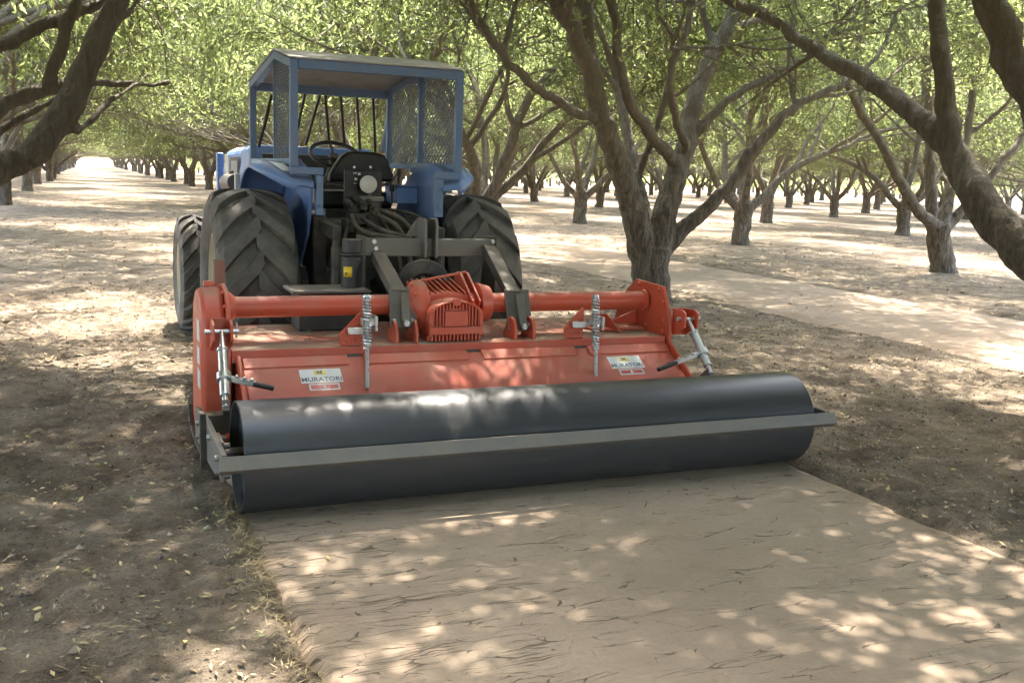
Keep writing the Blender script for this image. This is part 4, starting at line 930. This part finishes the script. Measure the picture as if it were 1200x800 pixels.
# adjuster rods with springs -----------------------------------------
for px, pb_, dz in ((429.5, 412, 0), (697, 674, 0)):
    top = at(px, 346, 4.70); bot = at(px+1, 455, 4.50)
    top.y = 4.69; d = bot-top
    rod = B().tube([top, bot], .0095, 12).build('adjuster_rod', M['zinc'], TI, 0)
    co = B(); pts = []
    for t0, t1, turns in ((.03, .27, 7), (.33, .56, 7)):
        pts = [top+d*(t0+(t1-t0)*k/(turns*14)) + Vector((math.cos(2*math.pi*k/14), math.sin(2*math.pi*k/14), 0))*.017 for k in range(turns*14+1)]
        co.tube(pts, .0055, 6)
    co.build('spring', M['zinc'], rod, 0)
    for t in (.0, .56): B().cyl(top+d*t, top+d*(t+.03), .019, n=6).build('nut', M['zinc'], rod, .001)
    nb = B(); mid = top+d*.30; nb.box(mid.x-.018, mid.x+.05, 4.66, 4.70, mid.z-.018, mid.z+.018).box(mid.x+.04, mid.x+.052, 4.63, 4.72, mid.z-.04, mid.z+.03); nb.build('spring_clamp', M['zinc'], rod, .001)
    e = at(pb_, 378, 4.74)
    bk = B().prism([(e.x-.05, .50), (e.x-.062, .555), (e.x+.045, .665), (e.x+.055, .655), (e.x+.05, .50)], 'y', 4.745, 4.757)
    for dx, z_ in ((-.04, .56), (-.02, .525), (.03, .60), (.03, .56), (.03, .53)): bk.bolt((e.x+dx, 4.745, z_), (0, -1, 0), .011, .012)
    bk.box(e.x-.01, e.x+.06, 4.757, 4.82, .499, .511); bk.build('spring_bracket', M['red'], TI, .002)
    B().bar((e.x-.02, 4.735, .575), (e.x+.055, 4.72, .575), .02, .035).build('bracket_link', M['zinc'], TI, .003)
# height turnbuckles
for sd, top, bot, hdl in ((-1, Vector((.548, 4.66, .60)), Vector((.515, 4.28, .335)), (321, 455)), (1, Vector((3.035, 4.66, .60)), Vector((3.03, 4.40, .345)), (771, 433))):
    d = bot-top
    tb = B().tube([top, top+d*.3], .013, 12).tube([top+d*.25, top+d*.28], .026, 12).tube([top+d*.28, top+d*.86], .0215, 16).tube([top+d*.86, bot], .013, 12).build('turnbuckle', M['zinc'], TI, .001)
    c_ = top+d*.62; h_ = at(*hdl, c_.y-.04); hd = (h_-c_)
    rt = B().tube([c_-d.normalized()*.02, c_+d.normalized()*.02], .032, 16).bar(c_, c_+hd*.62, .012, .026).bar(c_-hd*.12, c_, .01, .02)
    for t in (.25, .4, .55): rt.bolt(c_+hd*t+Vector((0, -.006, .012)), (0, -.3, 1), .009, .012)
    rt.build('ratchet', M['zinc'], tb, .002); B().tube([c_+hd*.58, c_+hd], .0125, 12).build('ratchet_grip', M['black'], tb, .003)
    x = top.x
    ub = B()
    for dx in (-.04, .04): ub.prism([(4.62, .56), (4.62, .635), (4.65, .65), (4.74, .65), (4.74, .50)], 'x', x+dx-.006, x+dx+.006)
    ub.box(x-.046, x+.046, 4.741, 4.752, .5, .65); ub.build('link_bracket', M['red'], TI, .003)
    B().cyl((x-.075, 4.66, .60), (x+.075, 4.66, .60), .011, n=12).cyl((x+.065, 4.66, .57), (x+.065, 4.66, .64), .005, n=8).build('pin', M['zinc'], TI, 0)
    B().bar(bot+Vector((0, 0, .01)), (x, 4.5, .28), .03, .05).build('link_foot', M['grey_steel'], TI, .003)
# the packing roller: drum, scraper bar, side arms
RY, RR = 3.92, .22; RX0, RX1 = .512, 3.155
db = B(); Lr = RX1-RX0
db.lathe([(.035, .04), (.035, .205), (.004, .209), (.0, .212), (.0, .218), (.003, .22), (Lr-.003, .22), (Lr, .218), (Lr, .212), (Lr-.004, .209), (Lr-.035, .205), (Lr-.035, .04)], (RX0, RY, RR), 'x', 128)
drum = db.build('drum', M['roller'], TI, 0, angle=30)
B().cyl((RX0-.05, RY, RR), (RX1+.05, RY, RR), .038, n=18).build('axle', M['dark_iron'], drum, .002)
sc_bar = B().prism([(3.662, .297), (3.640, .247), (3.668, .226), (3.674, .230), (3.650, .250), (3.669, .294)], 'x', .415, 3.235).build('scraper_bar', M['grey_steel'], TI, .0015)
for x0, x1 in ((.425, .445), (3.19, 3.21)):
    ab = B(); ab.prism([(4.64, .262), (4.2, .305), (3.675, .30), (3.68, .235), (3.9, .16), (4.2, .135), (4.64, .12)], 'x', x0, x1)
    ab.build('roller_arm', M['grey_steel'], TI, .003)
    bp = B(); xs = x1 if x0 < 1 else x0-.012
    bp.box(xs, xs+.012, RY-.07, RY+.09, RR-.08, RR+.08)
    for y_, z_ in ((-.05, .06), (-.05, -.06), (.07, .06), (.07, -.06)): bp.bolt((x1 if x0 < 1 else x0, RY+y_, RR+z_), (1 if x0 < 1 else -1, 0, 0), .014, .035)
    bp.build('bearing_plate', M['grey_steel'], TI, .002)
    for y_, z_ in ((4.5, .22), (4.5, .16), (4.3, .26), (4.05, .27), (3.78, .26)): B().bolt((x0 if x0 < 1 else x1, y_, z_), (-1 if x0 < 1 else 1, 0, 0), .013, .013).build('bolt', M['zinc'], TI, 0)
B().box(.446, 3.189, 4.44, 4.52, .18, .265).build('roller_frame', M['grey_steel'], TI, .004)
B().prism([(4.18, .10), (4.18, .335), (4.205, .335), (4.205, .10)], 'x', .400, .4245).build('stop_plate', M['dark_iron'], TI, .002)
# stickers on the flap
def text_mesh(name, s, size, org, ux, uy, un, mat, parent, bold=0):
    cu = bpy.data.curves.new(name, 'FONT'); cu.body = s; cu.size = size; cu.align_x = 'CENTER'; cu.align_y = 'CENTER'; cu.extrude = .0004; cu.offset = bold
    ob = bpy.data.objects.new(name, cu); col.objects.link(ob); dg = bpy.context.evaluated_depsgraph_get()
    me = bpy.data.meshes.new_from_object(ob.evaluated_get(dg)); bpy.data.objects.remove(ob); me.name = name
    off = wloc(parent)
    for v in me.vertices: v.co = org + ux*v.co.x + uy*v.co.y + un*v.co.z - off
    me.materials.clear(); me.materials.append(mat); o = bpy.data.objects.new(name, me); col.objects.link(o); o.parent = parent; return o
ux = Vector((1, 0, 0))
def plate(name, x, s, w, h, mat, parent, lift, du=0, dv=0, skew=0):
    o = Vector((x+du, 0, 0)) + F0 - fv*(s-dv) + fn*lift
    P = [o+ux*(i*w/2)+fv*(j*h/2) for i, j in ((-1, -1), (1, -1), (1, 1), (-1, 1))]
    bb = B(); bb._faces(P+[p+fn*.0006 for p in P], [(3, 2, 1, 0), (4, 5, 6, 7), (0, 1, 5, 4), (1, 2, 6, 5), (2, 3, 7, 6), (3, 0, 4, 7)]); return bb.build(name, mat, parent, 0)
for px, py in ((375, 438), (730.5, 427)):
    x = at(px, py, 4.62).x
    dc = plate('decal', x, .128, .196, .092, M['white'], flap, .0006)
    lo = plate('logo', x, .128, .058, .030, M['logo_yellow'], dc, .0014, -.002, .022)
    text_mesh('logo_letter', 'M', .034, Vector((x-.004, 0, 0))+F0-fv*.106+fn*.0026, ux, fv, fn, M['ink'], dc, .001)
    text_mesh('lettering', 'MURATORI', .0385, Vector((x, 0, 0))+F0-fv*.152+fn*.0016, ux, fv, fn, M['ink'], dc, .0006)
    d2 = plate('warning_decal', x+.004, .202, .142, .042, M['white'], flap, .0006)
    plate('warning_field', x+.004, .202, .128, .026, M['sticker_red'], d2, .0014)
    o_ = Vector((x+.004, 0, 0))+F0-fv*.202+fn*.0024; bb = B(); bb._faces([o_+ux*-.011-fv*.009, o_+ux*.011-fv*.009, o_+fv*.011], [(0, 1, 2)]); bb.build('warning_triangle', M['white'], d2, 0, .0006)
